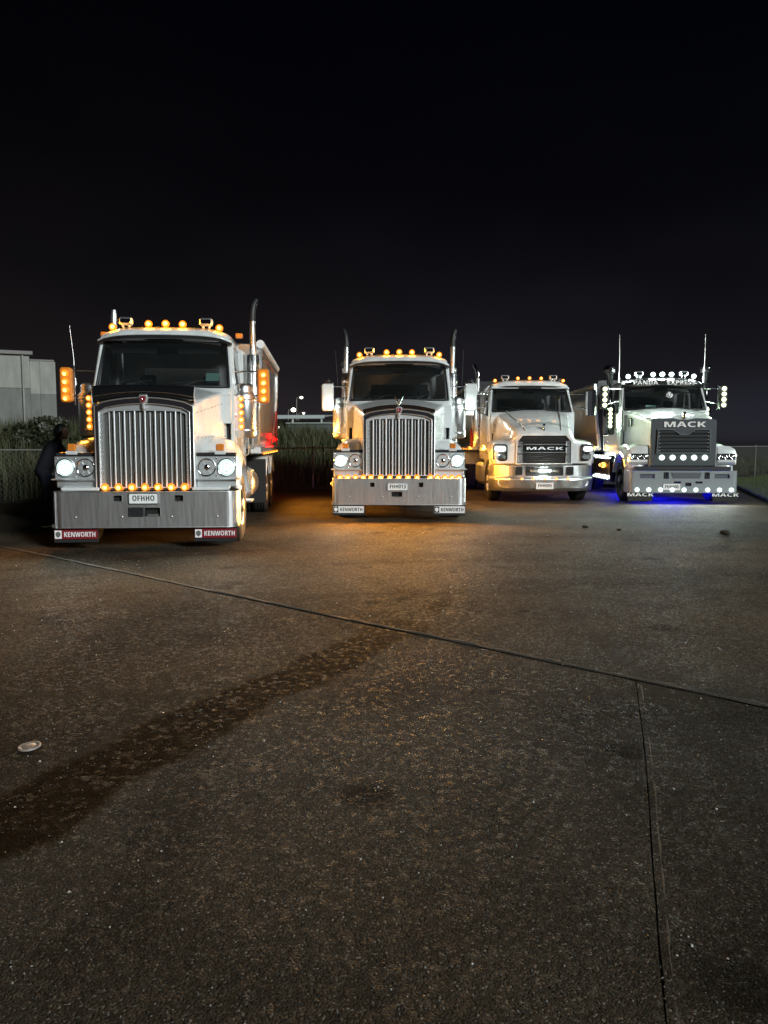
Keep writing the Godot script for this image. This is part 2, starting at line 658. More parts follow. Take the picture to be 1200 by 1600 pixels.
func cab(t: Node3D, c: Dictionary) -> void:
	var w: float = c.w
	var wt: float = c.wt
	var z0: float = c.z0
	var zt: float = c.zt
	var zr: float = c.zr
	var yb: float = c.yb
	var yt: float = c.yt
	var ry: float = c.roof
	var paint: Material = M.white_paint
	# roof
	var s := st()
	var rings := []
	for row in [[zt + 0.10, 0.25, 0.97], [zt + 0.06, 0.55, 0.99], [zt - 0.05, 0.85, 1.0], [zt - 0.35, 1.0, 1.0], [zr + 0.3, 1.0, 1.0], [zr + 0.05, 0.9, 1.0], [zr, 0.7, 0.98]]:
		var ring := PackedVector3Array()
		for i in 21:
			var a := PI * i / 20.0
			ring.append(Vector3(signf(cos(a)) * pow(absf(cos(a)), 0.55) * wt * row[2], yt + (ry - yt) * row[1] * pow(sin(a), 0.6), row[0]))
		ring.append(Vector3(-wt * row[2], yt - 0.03, row[0]))
		ring.append(Vector3(wt * row[2], yt - 0.03, row[0]))
		rings.append(ring)
	loft(s, rings)
	put(s, "roof", paint, t)
	# pillars, doors, back wall
	s = st()
	for k in [-1, 1]:
		bar(s, Vector3(k * (w - 0.03), yb - 0.05, z0 - 0.02), Vector3(k * (wt - 0.03), yt, zt - 0.02), 0.07, 0.07, 0.02)
	put(s, "windscreen_pillar", paint, t)
	for k in [-1, 1]:
		s = st()
		prism(s, PackedVector2Array([Vector2(z0 - 0.22, 0.98), Vector2(zr + 0.28, 0.98), Vector2(zr + 0.28, yb + 0.02), Vector2(z0 - 0.12, yb - 0.12)]), -0.03, 0.03, Transform3D(Basis(Vector3(0, 0, 1), Vector3(0, 1, 0), Vector3(-1, 0, 0)), Vector3(k * (w - 0.005), 0, 0)), 0.012)
		bar(s, Vector3(k * (w - 0.01), yb - 0.02, zr + 0.33), Vector3(k * (wt + 0.0), yt - 0.02, zr + 0.37), 0.06, 0.08, 0.015)
		bar(s, Vector3(k * wt, yt - 0.05, zr + 0.34), Vector3(k * wt, yt - 0.05, zt - 0.12), 0.06, 0.06, 0.015)
		bar(s, Vector3(k * (w - 0.01), yb - 0.10, z0 - 0.17), Vector3(k * wt, yt - 0.04, zt - 0.12), 0.055, 0.055, 0.015)
		var d := put(s, "door", paint, t)
		s = st()
		face(s, [Vector3(k * (w - 0.012), yb - 0.07, z0 - 0.18), Vector3(k * (w - 0.012), yb + 0.0, zr + 0.34), Vector3(k * wt, yt - 0.06, zr + 0.37), Vector3(k * wt, yt - 0.06, zt - 0.13)], Vector3(0, yb, zr))
		put(s, "side_window", M.tinted_glass, d)
		s = st()
		tube(s, [Vector3(k * (w + 0.03), 1.45, zr + 0.33), Vector3(k * (w + 0.055), 1.45, zr + 0.35), Vector3(k * (w + 0.055), 1.45, zr + 0.45), Vector3(k * (w + 0.03), 1.45, zr + 0.47)], 0.011, 6)
		put(s, "door_handle", M.chrome, d)
		s = st()
		tube(s, [Vector3(k * (w + 0.02), 1.2, zr + 0.16), Vector3(k * (w + 0.08), 1.24, zr + 0.16), Vector3(k * (w + 0.08), 2.2, zr + 0.16), Vector3(k * (w + 0.02), 2.24, zr + 0.16)], 0.014, 6)
		put(s, "grab_rail", M.chrome, t)
		s = st()
		prism(s, PackedVector2Array([Vector2(zr + 0.27, 0.98), Vector2(zr, 0.98), Vector2(zr, yt - 0.03), Vector2(zr + 0.29, yt - 0.03), Vector2(zr + 0.29, yb)]), -0.03, 0.03, Transform3D(Basis(Vector3(0, 0, 1), Vector3(0, 1, 0), Vector3(-1, 0, 0)), Vector3(k * (w - 0.012), 0, 0)), 0.012)
		prism(s, PackedVector2Array([Vector2(z0 - 0.23, 1.02), Vector2(z0 + 0.04, 1.02), Vector2(z0 + 0.04, yb - 0.02), Vector2(z0 - 0.1, yb - 0.02), Vector2(z0 - 0.13, yb - 0.13)]), -0.03, 0.03, Transform3D(Basis(Vector3(0, 0, 1), Vector3(0, 1, 0), Vector3(-1, 0, 0)), Vector3(k * (w - 0.014), 0, 0)), 0.012)
		put(s, "cab_side", paint, t)
	s = st()
	plate_holes(s, -wt, wt, 1.0, yt, zr + 0.03, 0.05, [[-0.62, 0.62, yb + 0.02, yb + 0.42]])
	put(s, "cab_back", paint, t)
	s = st()
	face(s, [Vector3(-0.63, yb + 0.01, zr + 0.005), Vector3(0.63, yb + 0.01, zr + 0.005), Vector3(0.63, yb + 0.43, zr + 0.005), Vector3(-0.63, yb + 0.43, zr + 0.005)], Vector3(0, yb, 0))
	put(s, "rear_window", M.tinted_glass, t)
	s = st()
	box(s, Vector3(0, 1.0, (z0 + zr) / 2), Vector3(w * 1.9, 0.08, z0 - zr - 0.08), 0.01)
	box(s, Vector3(0, yt - 0.06, (zt + zr) / 2), Vector3(wt * 1.86, 0.03, zt - zr - 0.1), 0.01)
	box(s, Vector3(0, (1.0 + yb) / 2 - 0.05, z0 - 0.04), Vector3(w * 1.88, yb - 1.14, 0.05), 0.01)
	put(s, "cab_floor", M.interior, t)
	# windscreen with a gentle bow, its rubber and wipers
	var q := func(u: float, v: float) -> Vector3:
		var a := Vector3(lerpf(w - 0.06, wt - 0.06, v) * u, lerpf(yb, yt - 0.02, v), lerpf(z0, zt, v))
		return a + Vector3(0, 0, 0.09 * (1 - u * u))
	s = st()
	s.set_smooth_group(1)
	for i in 16:
		for j in 4:
			var u0 := i / 8.0 - 1.0
			var u1 := (i + 1) / 8.0 - 1.0
			face(s, [q.call(u0, j / 4.0), q.call(u1, j / 4.0), q.call(u1, (j + 1) / 4.0), q.call(u0, (j + 1) / 4.0)], Vector3(0, yb, zr - 4))
	put(s, "windscreen", M.glass, t)
	s = st()
	var loop := []
	for i in 17:
		loop.append(q.call(i / 8.0 - 1.0, 0.0))
	for i in 17:
		loop.append(q.call(1.0 - i / 8.0, 1.0))
	loop.append(loop[0])
	tube(s, loop, 0.022, 6, false)
	put(s, "windscreen_rubber", M.black_plastic, t)
	for k in [-0.55, 0.25]:
		s = st()
		tube(s, [q.call(k, 0.0) + Vector3(0, -0.03, 0.05), q.call(k + 0.25, 0.1) + Vector3(0, 0, 0.03)], 0.008, 5)
		tube(s, [q.call(k - 0.1, 0.05) + Vector3(0, 0, 0.02), q.call(k + 0.4, 0.13) + Vector3(0, 0, 0.02)], 0.007, 5)
		put(s, "wiper", M.black_plastic, t)
	# cowl under the glass
	s = st()
	rings = []
	for row in [[z0 + 0.16, -0.13], [z0 + 0.10, -0.03], [z0 - 0.02, -0.02], [z0 - 0.06, -0.2]]:
		var ring := PackedVector3Array()
		for i in 13:
			var u := i / 6.0 - 1.0
			ring.append(Vector3(u * (w - 0.02), yb + row[1], row[0] + 0.085 * (1 - u * u)))
		for i in 13:
			var u := 1.0 - i / 6.0
			ring.append(Vector3(u * (w - 0.02), yb - 0.55, row[0] + 0.085 * (1 - u * u)))
		rings.append(ring)
	loft(s, rings)
	put(s, "cowl", M[c.get("cowl", "white_paint")], t)
	# inside: dashboard, wheel, seats, sun blinds
	s = st()
	rings = []
	for i in 9:
		var u := i / 4.0 - 1.0
		var ring := PackedVector3Array()
		for p in [Vector2(-0.05, -0.12), Vector2(-0.12, -0.03), Vector2(-0.35, -0.04), Vector2(-0.42, -0.1), Vector2(-0.36, -0.5), Vector2(-0.05, -0.5)]:
			ring.append(Vector3(u * (w - 0.09), yb + p.y - 0.02 * absf(u), z0 + p.x))
		rings.append(ring)
	loft(s, rings, true, true, true, -1)
	put(s, "dashboard", M.interior, t)
	for k in [-0.52, 0.52]:
		s = st()
		box(s, Vector3(k, yb - 0.65, zr + 0.55), Vector3(0.5, 0.14, 0.5), 0.05)
		box(s, Vector3(k, yb - 0.28, zr + 0.3), Vector3(0.48, 0.72, 0.13), 0.06, Basis(Vector3(1, 0, 0), -0.12))
		box(s, Vector3(k, yb + 0.2, zr + 0.24), Vector3(0.26, 0.18, 0.09), 0.04)
		box(s, Vector3(k, yb - 0.86, zr + 0.5), Vector3(0.34, 0.3, 0.36), 0.02)
		put(s, "seat", M.seat_cloth, t)
	s = st()
	var wr := []
	var wb := Basis(Vector3(1, 0, 0), 0.75)
	for i in 25:
		var a := TAU * i / 24
		wr.append(Vector3(-0.52, yb - 0.06, z0 - 0.52) + wb * Vector3(cos(a) * 0.23, sin(a) * 0.23, 0))
	tube(s, wr, 0.016, 6, false)
	for a in [PI / 2 + PI, 0.2, PI - 0.2]:
		tube(s, [Vector3(-0.52, yb - 0.06, z0 - 0.52), Vector3(-0.52, yb - 0.06, z0 - 0.52) + wb * Vector3(cos(a) * 0.23, sin(a) * 0.23, 0)], 0.014, 5)
	tube(s, [Vector3(-0.52, yb - 0.06, z0 - 0.52), Vector3(-0.52, yb - 0.3, z0 - 0.3)], 0.03, 6)
	put(s, "steering_wheel", M.black_plastic, t)
	for k in [-0.5, 0.5]:
		s = st()
		box(s, Vector3(k, yt - 0.13, zt - 0.09), Vector3(0.68, 0.15, 0.015), 0.005, Basis(Vector3(1, 0, 0), 0.2))
		put(s, "sun_blind", M.seat_cloth, t)

func visor(t: Node, w: float, y: float, z: float, reach: float, paint := "white_paint") -> void:
	var s := st()
	var d := st()
	var top := []
	var low := []
	for i in 17:
		var u := i / 8.0 - 1.0
		var bow := 1.0 - u * u
		var e := 1.0 - pow(absf(u), 6.0)
		var x := u * w
		var y0 := y + 0.02 * bow - 0.07 * (1 - e)
		var zf := z + reach * (0.45 + 0.55 * pow(bow, 0.6))
		top.append(PackedVector3Array([Vector3(x, y0 + 0.10 * e + 0.01, z), Vector3(x, y0 + 0.055 * e, lerpf(z, zf, 0.6)), Vector3(x, y0 - 0.02, zf), Vector3(x, y0 - 0.045, zf), Vector3(x, y0 - 0.03, lerpf(z, zf, 0.6)), Vector3(x, y0 - 0.02, z)]))
		low.append(PackedVector3Array([Vector3(x * 1.01, y0 - 0.047, zf + 0.002), Vector3(x * 1.01, y0 - 0.085, zf - 0.02), Vector3(x * 1.01, y0 - 0.085, zf - 0.04), Vector3(x * 1.01, y0 - 0.047, zf - 0.03)]))
	loft(s, top, true, true, true, 1)
	loft(d, low, true, true, true, -1)
	var o := put(s, "sun_visor", M[paint], t)
	put(d, "visor_edge", M.black_plastic, o)

func roof_lights(t: Node, y: float, z: float, xs: Array, drop: Array, kind: String, energy: float, r := 0.06) -> void:
	for i in xs.size():
		lamp(t, Vector3(xs[i], y - drop[i], z - drop[i] * 1.0), r, energy, kind, "roof_light")

func roof_lamp(t: Node, p: Vector3) -> void:
	unit_shapes()
	inst(shapes.roof_lamp, "roof_work_lamp", M.satin_chrome, t, Transform3D(Basis(), p))
	var s := st()
	box(s, Vector3(0, 0, 0.052), Vector3(0.15, 0.07, 0.012), 0.005)
	put(s, "lamp_glass", M.mirror_glass, t.get_child(t.get_child_count() - 1))

func stack(t: Node, x: float, z: float, y0: float, ys: float, y1: float, r: float, tip: Vector3, tip_mat := "black_plastic") -> void:
	var s := st()
	tube(s, [Vector3(x, y0, z), Vector3(x, y0 + 0.02, z), Vector3(x, ys - 0.02, z), Vector3(x, ys, z)], [r * 0.9, r, r, r * 0.85], 18)
	for k in 3:
		var yy := lerpf(y0, ys, 0.12 + 0.38 * k)
		tube(s, [Vector3(x, yy - 0.022, z), Vector3(x, yy + 0.022, z)], r + 0.006, 18)
	var o := put(s, "exhaust_stack", M.stack_chrome, t)
	s = st()
	tube(s, [Vector3(x, ys - 0.05, z), Vector3(x, y1 - 0.3, z)], r * 0.52, 14)
	put(s, "upper_pipe", M.stack_chrome, o)
	s = st()
	tube(s, [Vector3(x, y1 - 0.36, z), Vector3(x, y1 - 0.24, z), Vector3(x, y1 - 0.1, z) + tip * 0.3, Vector3(x, y1 + 0.02, z) + tip], [r * 0.55, r * 0.55, r * 0.56, r * 0.42], 14)
	put(s, "exhaust_tip", M[tip_mat], o)

func mirror(t: Node, p: Vector3, side: int, back: Material, size := Vector3(0.19, 0.5, 0.1), reach := 0.45) -> Node:
	var s := st()
	prism(s, rr(size.x, size.y, 0.045, 4), -size.z / 2, size.z / 2, at(p.x, p.y, p.z), 0.022)
	var o := put(s, "mirror", back, t)
	s = st()
	prism(s, rr(size.x * 0.86, size.y * 0.92, 0.04), -0.004, 0.0, at(p.x, p.y, p.z - size.z / 2 + 0.001))
	put(s, "mirror_glass", M.mirror_glass, o)
	s = st()
	for yy in [-0.16, 0.22]:
		tube(s, [Vector3(p.x - side * reach, p.y + yy * 0.8 + 0.05, p.z - 0.12), Vector3(p.x - side * 0.06, p.y + yy, p.z - 0.03)], 0.014, 6)
	tube(s, [Vector3(p.x - side * 0.1, p.y - 0.3, p.z - 0.06), Vector3(p.x - side * 0.1, p.y + 0.3, p.z - 0.06)], 0.012, 6)
	put(s, "mirror_arm", M.chrome, o)
	return o

func whip(t: Node, a: Vector3, b: Vector3, m := "polished_alloy", r := 0.008) -> void:
	var s := st()
	var mid := (a + b) / 2 + Vector3(0.01, 0, 0)
	tube(s, [a, a.lerp(b, 0.12)], r * 2.0, 6)
	tube(s, [a, mid, b], [r, r * 0.8, r * 0.5], 6)
	put(s, "antenna", M[m], t)

func number_plate(t: Node, p: Vector3, words: String, w := 0.36) -> void:
	var s := st()
	prism(s, rr(w, w * 0.345, 0.012), 0, 0.006, at(p.x, p.y, p.z), 0.001)
	var o := put(s, "number_plate", M.plate_white, t)
	lettering(o, "plate_number", words, w * 0.19, M.ink, at(p.x, p.y + 0.004, p.z + 0.007), 0.86, 0.002)
	s = st()
	hoop(s, rr(w + 0.02, w * 0.345 + 0.02, 0.015), rr(w - 0.002, w * 0.345 - 0.002, 0.011), -0.004, 0.009, at(p.x, p.y, p.z))
	put(s, "plate_frame", M.polished_alloy, o)

func flap_plaque(t: Node, x: float, y: float, z: float, w: float, back: String, ink: String, sq: String) -> void:
	var s := st()
	box(s, Vector3(x, y + 0.115, z + 0.002), Vector3(w + 0.05, 0.05, 0.03), 0.006)
	var o := put(s, "flap_hanger", M.polished_alloy, t)
	s = st()
	box(s, Vector3(x, y - 0.0, z - 0.02), Vector3(w + 0.02, 0.22, 0.012), 0.004)
	put(s, "mudflap", M.rubber, o)
	s = st()
	box(s, Vector3(x, y, z), Vector3(w, 0.125, 0.008), 0.002)
	var pl := put(s, "plaque", M[back], t)
	lettering(pl, "plaque_lettering", "KENWORTH", 0.064, M[ink], at(x + w * 0.09, y, z + 0.005), 0.84, 0.003)
	s = st()
	box(s, Vector3(x - w * 0.41, y, z + 0.004), Vector3(0.09, 0.11, 0.006), 0.001)
	put(s, "emblem_plate", M[sq], pl)
	s = st()
	prism(s, PackedVector2Array([Vector2(-0.024, 0.03), Vector2(-0.034, 0.012), Vector2(-0.026, -0.02), Vector2(0, -0.042), Vector2(0.026, -0.02), Vector2(0.034, 0.012), Vector2(0.024, 0.03), Vector2(0, 0.042)]), 0.0, 0.003, at(x - w * 0.41, y, z + 0.0075))
	put(s, "emblem", M["plaque_white"] if sq == "ink" else M.screen_metal, pl)

func tub(t: Node3D, z0: float, z1: float, y0: float, y1: float, hw: float, opts := {}) -> void:
	# aluminium tipper body: tapering sides with ribs, rails, headboard, floor and tailgate
	for k in [-1, 1]:
		var s := st()
		var rows := []
		for zz in 25:
			var z := lerpf(z0, z1, zz / 24.0)
			var bulge := 0.012 * sin(zz * 1.7) + 0.006 * sin(zz * 3.1 + k)
			var ring := PackedVector3Array()
			for v in [0.0, 0.25, 0.5, 0.75, 1.0]:
				ring.append(Vector3(k * (hw - 0.16 * (1 - v) * (1 - v) + bulge * sin(v * PI)), lerpf(y0, y1, v), z))
			for v in [1.0, 0.75, 0.5, 0.25, 0.0]:
				ring.append(Vector3(k * (hw - 0.03 - 0.16 * (1 - v) * (1 - v) + bulge * sin(v * PI)), lerpf(y0, y1, v), z))
			rows.append(ring)
		loft(s, rows, true, true, true, 1)
		var side := put(s, "tub_side", M.polished_alloy, t)
		s = st()
		box(s, Vector3(k * (hw + 0.015), y1 + 0.03, (z0 + z1) / 2), Vector3(0.10, 0.09, absf(z1 - z0)), 0.02)
		put(s, "top_rail", M.polished_alloy, side)
		s = st()
		box(s, Vector3(k * (hw - 0.1), y0 - 0.03, (z0 + z1) / 2), Vector3(0.2, 0.12, absf(z1 - z0)), 0.02)
		put(s, "lower_rail", M.white_paint, side)
		for i in 2:
			s = st()
			var zz: float = [z0 - 0.03, z1 + 0.03][i]
			for v in 4:
				var va := v / 4.0
				var vb := (v + 1) / 4.0
				bar(s, Vector3(k * (hw + 0.02 - 0.16 * (1 - va) * (1 - va)), lerpf(y0, y1, va), zz), Vector3(k * (hw + 0.02 - 0.16 * (1 - vb) * (1 - vb)), lerpf(y0, y1, vb), zz), 0.07, 0.09, 0.01)
			put(s, "corner_post", M[opts.get("post", "polished_alloy")], side)
	var s := st()
	prism(s, PackedVector2Array([Vector2(-hw + 0.17, y0), Vector2(hw - 0.17, y0), Vector2(hw - 0.02, y1), Vector2(hw - 0.06, y1 + 0.16), Vector2(-hw + 0.06, y1 + 0.16), Vector2(-hw + 0.02, y1)]), z0 - 0.06, z0, Transform3D(), 0.015)
	put(s, "headboard", M[opts.get("headboard", "polished_alloy")], t)
	s = st()
	prism(s, PackedVector2Array([Vector2(-hw + 0.17, y0), Vector2(hw - 0.17, y0), Vector2(hw - 0.02, y1), Vector2(-hw + 0.02, y1)]), z1, z1 + 0.05, Transform3D(), 0.01)
	put(s, "tailgate", M.polished_alloy, t)
	s = st()
	box(s, Vector3(0, y0 - 0.02, (z0 + z1) / 2), Vector3(hw * 2 - 0.36, 0.05, absf(z1 - z0) - 0.1), 0.01)
	put(s, "tub_floor", M.chassis_black, t)
	s = st()
	tube(s, [Vector3(opts.get("roll", 1) * (hw + 0.02), y1 + 0.15, z0 - 0.02), Vector3(opts.get("roll", 1) * (hw + 0.02), y1 + 0.15, z1 + 0.05)], 0.075, 12)
	put(s, "tarp_roll", M[opts.get("tarp", "black_plastic")], t)

func chassis(t: Node3D, z_back: float, axles: Array, guard: Material, rim := "polished_alloy") -> void:
	for k in [-1, 1]:
		var s := st()
		box(s, Vector3(k * 0.43, 0.86, (z_back - 0.3) / 2), Vector3(0.09, 0.28, -z_back - 0.3), 0.01)
		put(s, "chassis_rail", M.chassis_black, t)
	for az in axles:
		var s := st()
		tube(s, [Vector3(-0.95, 0.515, az), Vector3(0.95, 0.515, az)], 0.09, 10)
		lathe(s, [Vector2(0.02, -0.2), Vector2(0.2, -0.14), Vector2(0.24, 0), Vector2(0.2, 0.14), Vector2(0.02, 0.2)], 14, Transform3D(Basis(Vector3(1, 0, 0), PI / 2), Vector3(0, 0.515, az)))
		put(s, "axle", M.chassis_black, t)
		for k in [-1, 1]:
			wheel(t, k * 1.06, az, k, rim, "drive_wheel")
			wheel(t, k * 0.74, az, k, "chassis_black", "inner_wheel")
			arch_guard(t, k * 0.6, k * 1.24, az, 0.515, 0.6, 25, 155, [0.03, 0.035, 0.03], 0.02, guard, "rear_mudguard")
	var s := st()
	tube(s, [Vector3(-0.9, 0.515, -1.02), Vector3(-0.5, 0.45, -1.02), Vector3(0.5, 0.45, -1.02), Vector3(0.9, 0.515, -1.02)], 0.06, 8)
	box(s, Vector3(0, 0.72, -1.0), Vector3(0.7, 0.5, 1.2), 0.05)
	put(s, "front_axle", M.chassis_black, t)

# ------------------------------------------------------------------ the two square-grilled long-nosed trucks
func hood_ring(z: float, hw: float, low: float, side: float, crown: float, r: float) -> PackedVector3Array:
	var o := PackedVector3Array()
	o.append(Vector3(-hw - 0.02, low, z))
	o.append(Vector3(-hw - 0.01, lerpf(low, side, 0.5), z))
	for i in 6:
		var a := PI - PI / 2 * i / 5.0
		o.append(Vector3(-hw + r + cos(a) * r, side - r + sin(a) * r, z))
	for i in range(1, 10):
		var u := i / 5.0 - 1.0
		o.append(Vector3(u * (hw - r), side + (crown - side) * (1 - u * u), z))
	for i in 6:
		var a := PI / 2 - PI / 2 * i / 5.0
		o.append(Vector3(hw - r + cos(a) * r, side - r + sin(a) * r, z))
	o.append(Vector3(hw + 0.01, lerpf(low, side, 0.5), z))
	o.append(Vector3(hw + 0.02, low, z))
	return o

func crown_poly(hw: float, y0: float, yc: float, top: float) -> PackedVector2Array:
	var p := PackedVector2Array([Vector2(hw, y0)])
	for i in 13:
		var u := 1.0 - i / 6.0
		p.append(Vector2(u * hw, yc + (top - yc) * (1 - u * u) - (0.03 if absf(u) > 0.99 else 0.0)))
	p.append(Vector2(-hw, y0))
	return p

func square_headlight(t: Node, k: int) -> void:
	var zf := -0.17
	var s := st()
	plate_holes(s, minf(k * 0.66, k * 1.20), maxf(k * 0.66, k * 1.20), 0.955, 1.25, zf, 0.012, [])
	box(s, Vector3(k * 0.93, 1.1, zf - 0.17), Vector3(0.53, 0.28, 0.3), 0.02)
	var o := put(s, "headlight", M.satin_chrome, t)
	for i in 2:
		var x: float = k * [0.80, 1.065][i]
		s = st()
		var face_z := Transform3D(Basis(Vector3(1, 0, 0), PI / 2), Vector3(x, 1.10, zf))
		lathe(s, [Vector2(0.128, -0.002), Vector2(0.128, 0.012), Vector2(0.118, 0.022), Vector2(0.108, 0.012), Vector2(0.10, 0.004)], 28, face_z)
		put(s, "bezel", M.chrome, o)
		s = st()
		lathe(s, [Vector2(0.104, 0.006), Vector2(0.085, 0.003), Vector2(0.06, 0.0045), Vector2(0.02, 0.003)], 24, face_z, true)
		for r in 6:
			var a := TAU * r / 6
			box(s, Vector3(x + cos(a) * 0.07, 1.10 + sin(a) * 0.07, zf + 0.008), Vector3(0.04, 0.008, 0.012), 0.002, Basis(Vector3(0, 0, 1), a))
		put(s, "reflector", M.satin_chrome, o)
		s = st()
		lathe(s, [Vector2(0.001, 0.02), Vector2(0.03, 0.018), Vector2(0.042, 0.006)], 16, face_z)
		put(s, "projector", M.mirror_glass if i == 0 else M.white_core, o)
		if i == 1:
			s = st()
			var ring := []
			for a in 25:
				ring.append(Vector3(x + cos(TAU * a / 24) * 0.078, 1.10 + sin(TAU * a / 24) * 0.078, zf + 0.012))
			tube(s, ring, 0.014, 6, false)
			put(s, "glow_ring", M.white_glow, o)
			lamp(t, Vector3(x, 1.10, zf + 0.02), 0.05, 0.0, "white", "headlamp_bulb")
			var l := SpotLight3D.new()
			l.name = "headlamp_light"
			l.light_color = COOL
			l.light_energy = 4.0
			l.spot_angle = 62
			l.spot_angle_attenuation = 1.0
			l.spot_range = 40
			l.spot_attenuation = 2
			l.light_size = 0.11
			l.shadow_enabled = true
			o.add_child(l)
			l.position = Vector3(x, 1.10, zf + 0.09)
			l.rotation_degrees = Vector3(-7, 180, 0)
	for q in [Vector2(0.69, 1.225), Vector2(0.932, 1.225), Vector2(1.175, 1.225), Vector2(0.932, 0.98)]:
		s = st()
		lathe(s, [Vector2(0.012, 0), Vector2(0.01, 0.006), Vector2(0.001, 0.008)], 8, Transform3D(Basis(Vector3(1, 0, 0), PI / 2), Vector3(k * q.x, q.y, zf)))
		put(s, "screw", M.chrome, o)
	s = st()
	box(s, Vector3(k * 0.945, 0.945, zf - 0.06), Vector3(0.60, 0.018, 0.2), 0.005)
	box(s, Vector3(k * 0.93, 0.885, zf - 0.10), Vector3(0.53, 0.105, 0.14), 0.01)
	put(s, "lamp_skirt", M.satin_chrome, t)
	s = st()
	box(s, Vector3(k * 0.93, 1.275, zf - 0.12), Vector3(0.53, 0.05, 0.2), 0.01)
	put(s, "lamp_top_trim", M.black_plastic, t)
	s = st()
	box(s, Vector3(k * 0.98, 1.30, zf - 0.02), Vector3(0.15, 0.05, 0.05), 0.008)
	var b := put(s, "turn_bracket", M.white_paint, t)
	var tl := inst(shapes.turn_lens, "turn_lamp", M.amber_lens, t, at(k * 0.98, 1.37, zf - 0.02))
	inst(shapes.turn_grid, "lens_grid", M.amber_lens, tl)

func long_nose(t: Node3D, o: Dictionary) -> void:
	unit_shapes()
	var s := st()
	# --- bumper with its openings and wrapped ends
	var holes: Array = o.holes
	plate_holes(s, -1.08, 1.08, 0.305, 0.785, 0.0, 0.012, holes)
	box(s, Vector3(0, 0.777, -0.08), Vector3(2.16, 0.014, 0.135), 0.004)
	box(s, Vector3(0, 0.312, -0.05), Vector3(2.16, 0.012, 0.075), 0.003)
	for k in [-1, 1]:
		var rings := []
		for i in 10:
			var a := PI / 2 * minf(i, 8) / 8.0
			var c := Vector3(k * (1.08 + 0.14 * sin(a)), 0, -0.14 + 0.14 * cos(a) - (0.3 if i == 9 else 0.0))
			var nrm := Vector3(k * sin(a), 0, cos(a)) * 0.012
			rings.append(PackedVector3Array([c + Vector3(0, 0.305, 0), c + Vector3(0, 0.785, 0), c - nrm + Vector3(0, 0.785, 0), c - nrm + Vector3(0, 0.305, 0)]))
		loft(s, rings, true, true, true, -1)
		tube(s, [Vector3(k * 1.165, 0.306, -0.018), Vector3(k * 1.165, 0.784, -0.018)], 0.007, 6)
	for k in [-0.9, -0.3, 0.35, 0.95]:
		lathe(s, [Vector2(0.016, 0), Vector2(0.014, 0.007), Vector2(0.001, 0.01)], 10, Transform3D(Basis(Vector3(1, 0, 0), PI / 2), Vector3(k, 0.45, 0)))
	var bum := put(s, "bumper", M.bumper_metal, t)
	for yy in [0.306, 0.784]:
		s = st()
		tube(s, [Vector3(-1.215, yy, -0.12), Vector3(-1.18, yy, -0.03), Vector3(-1.08, yy, 0.0), Vector3(1.08, yy, 0.0), Vector3(1.18, yy, -0.03), Vector3(1.215, yy, -0.12)], 0.006, 8)
		put(s, "bumper_edge", M.bar_chrome, bum)
	for h in holes:
		s = st()
		box(s, Vector3((h[0] + h[1]) / 2, (h[2] + h[3]) / 2, -0.09), Vector3(h[1] - h[0] + 0.04, h[3] - h[2] + 0.04, 0.06), 0.005)
		put(s, "recess", M.dark_cavity, bum)
		s = st()
		hoop(s, rr(h[1] - h[0] + 0.016, h[3] - h[2] + 0.016, 0.008, 2), rr(h[1] - h[0], h[3] - h[2], 0.004, 2), -0.004, 0.004, at((h[0] + h[1]) / 2, (h[2] + h[3]) / 2, 0))
		put(s, "recess_rim", M.polished_alloy, bum)
	number_plate(t, Vector3(o.plate_at.x, o.plate_at.y, 0.012), o.plate, o.plate_w)
	for k in [-1, 1]:
		flap_plaque(t, k * 0.92, 0.215, -0.05, 0.56, o.plaque[0], o.plaque[1], o.plaque[2])
	for x in o.bumper_lights:
		lamp(t, Vector3(x, 0.815 + o.light_lift, -0.045), 0.054, o.get("bumper_energy", 0.2), "amber", "bumper_light", Basis(Vector3(1, 0, 0), 0.25), 76.0)
	# --- grille
	var gw := 0.645
	s = st()
	hoop(s, crown_poly(gw, 0.80, 1.945, 2.035), crown_poly(gw - 0.05, 0.83, 1.875, 1.955), -0.26, -0.10)
	var gr := put(s, "grille_surround", M.chrome, t)
	for inset in [0.0, 0.05]:
		s = st()
		var rim := []
		for q in (crown_poly(gw, 0.80, 1.945, 2.035) if inset == 0.0 else crown_poly(gw - 0.05, 0.83, 1.875, 1.955)):
			rim.append(Vector3(q.x, q.y, -0.1))
		tube(s, rim, 0.009 if inset == 0.0 else 0.006, 8)
		put(s, "surround_trim", M.bar_chrome, gr)
	s = st()
	hoop(s, crown_poly(gw - 0.05, 0.83, 1.875, 1.955), crown_poly(0.54, 0.84, 1.85, 1.86), -0.2, -0.135)
	var pan := put(s, "grille_panel", M.satin_chrome, t)
	for k in 14:   # scrollwork pressed into the panel
		for sd in [-1, 1]:
			s = st()
			var arc := []
			for i in 10:
				var a := TAU * i / 11.0 + k
				arc.append(Vector3(sd * 0.568 + cos(a) * 0.019 * (1 - i * 0.06), 0.9 + k * 0.068 + sin(a) * 0.026, -0.134))
			tube(s, arc, 0.0035, 4)
			put(s, "scroll", M.screen_metal, pan)
	s = st()
	box(s, Vector3(0, 1.35, -0.205), Vector3(1.1, 1.04, 0.01), 0.0)
	var back := put(s, "radiator", M.dark_cavity, t)
	s = st()
	for i in 78:
		box(s, Vector3(0, 0.845 + i * 0.0131, -0.19), Vector3(1.08, 0.0075, 0.012), 0.0)
	put(s, "radiator_screen", M.screen_metal, t).set_meta("kind", "stuff")
	s = st()
	tube(s, [Vector3(0, 0.83, 0), Vector3(0, 1.86, 0)], 0.0145, 10)
	var wide := meshed(s)
	s = st()
	tube(s, [Vector3(0, 0.835, 0), Vector3(0, 1.84, 0)], 0.0065, 8)
	var thin := meshed(s)
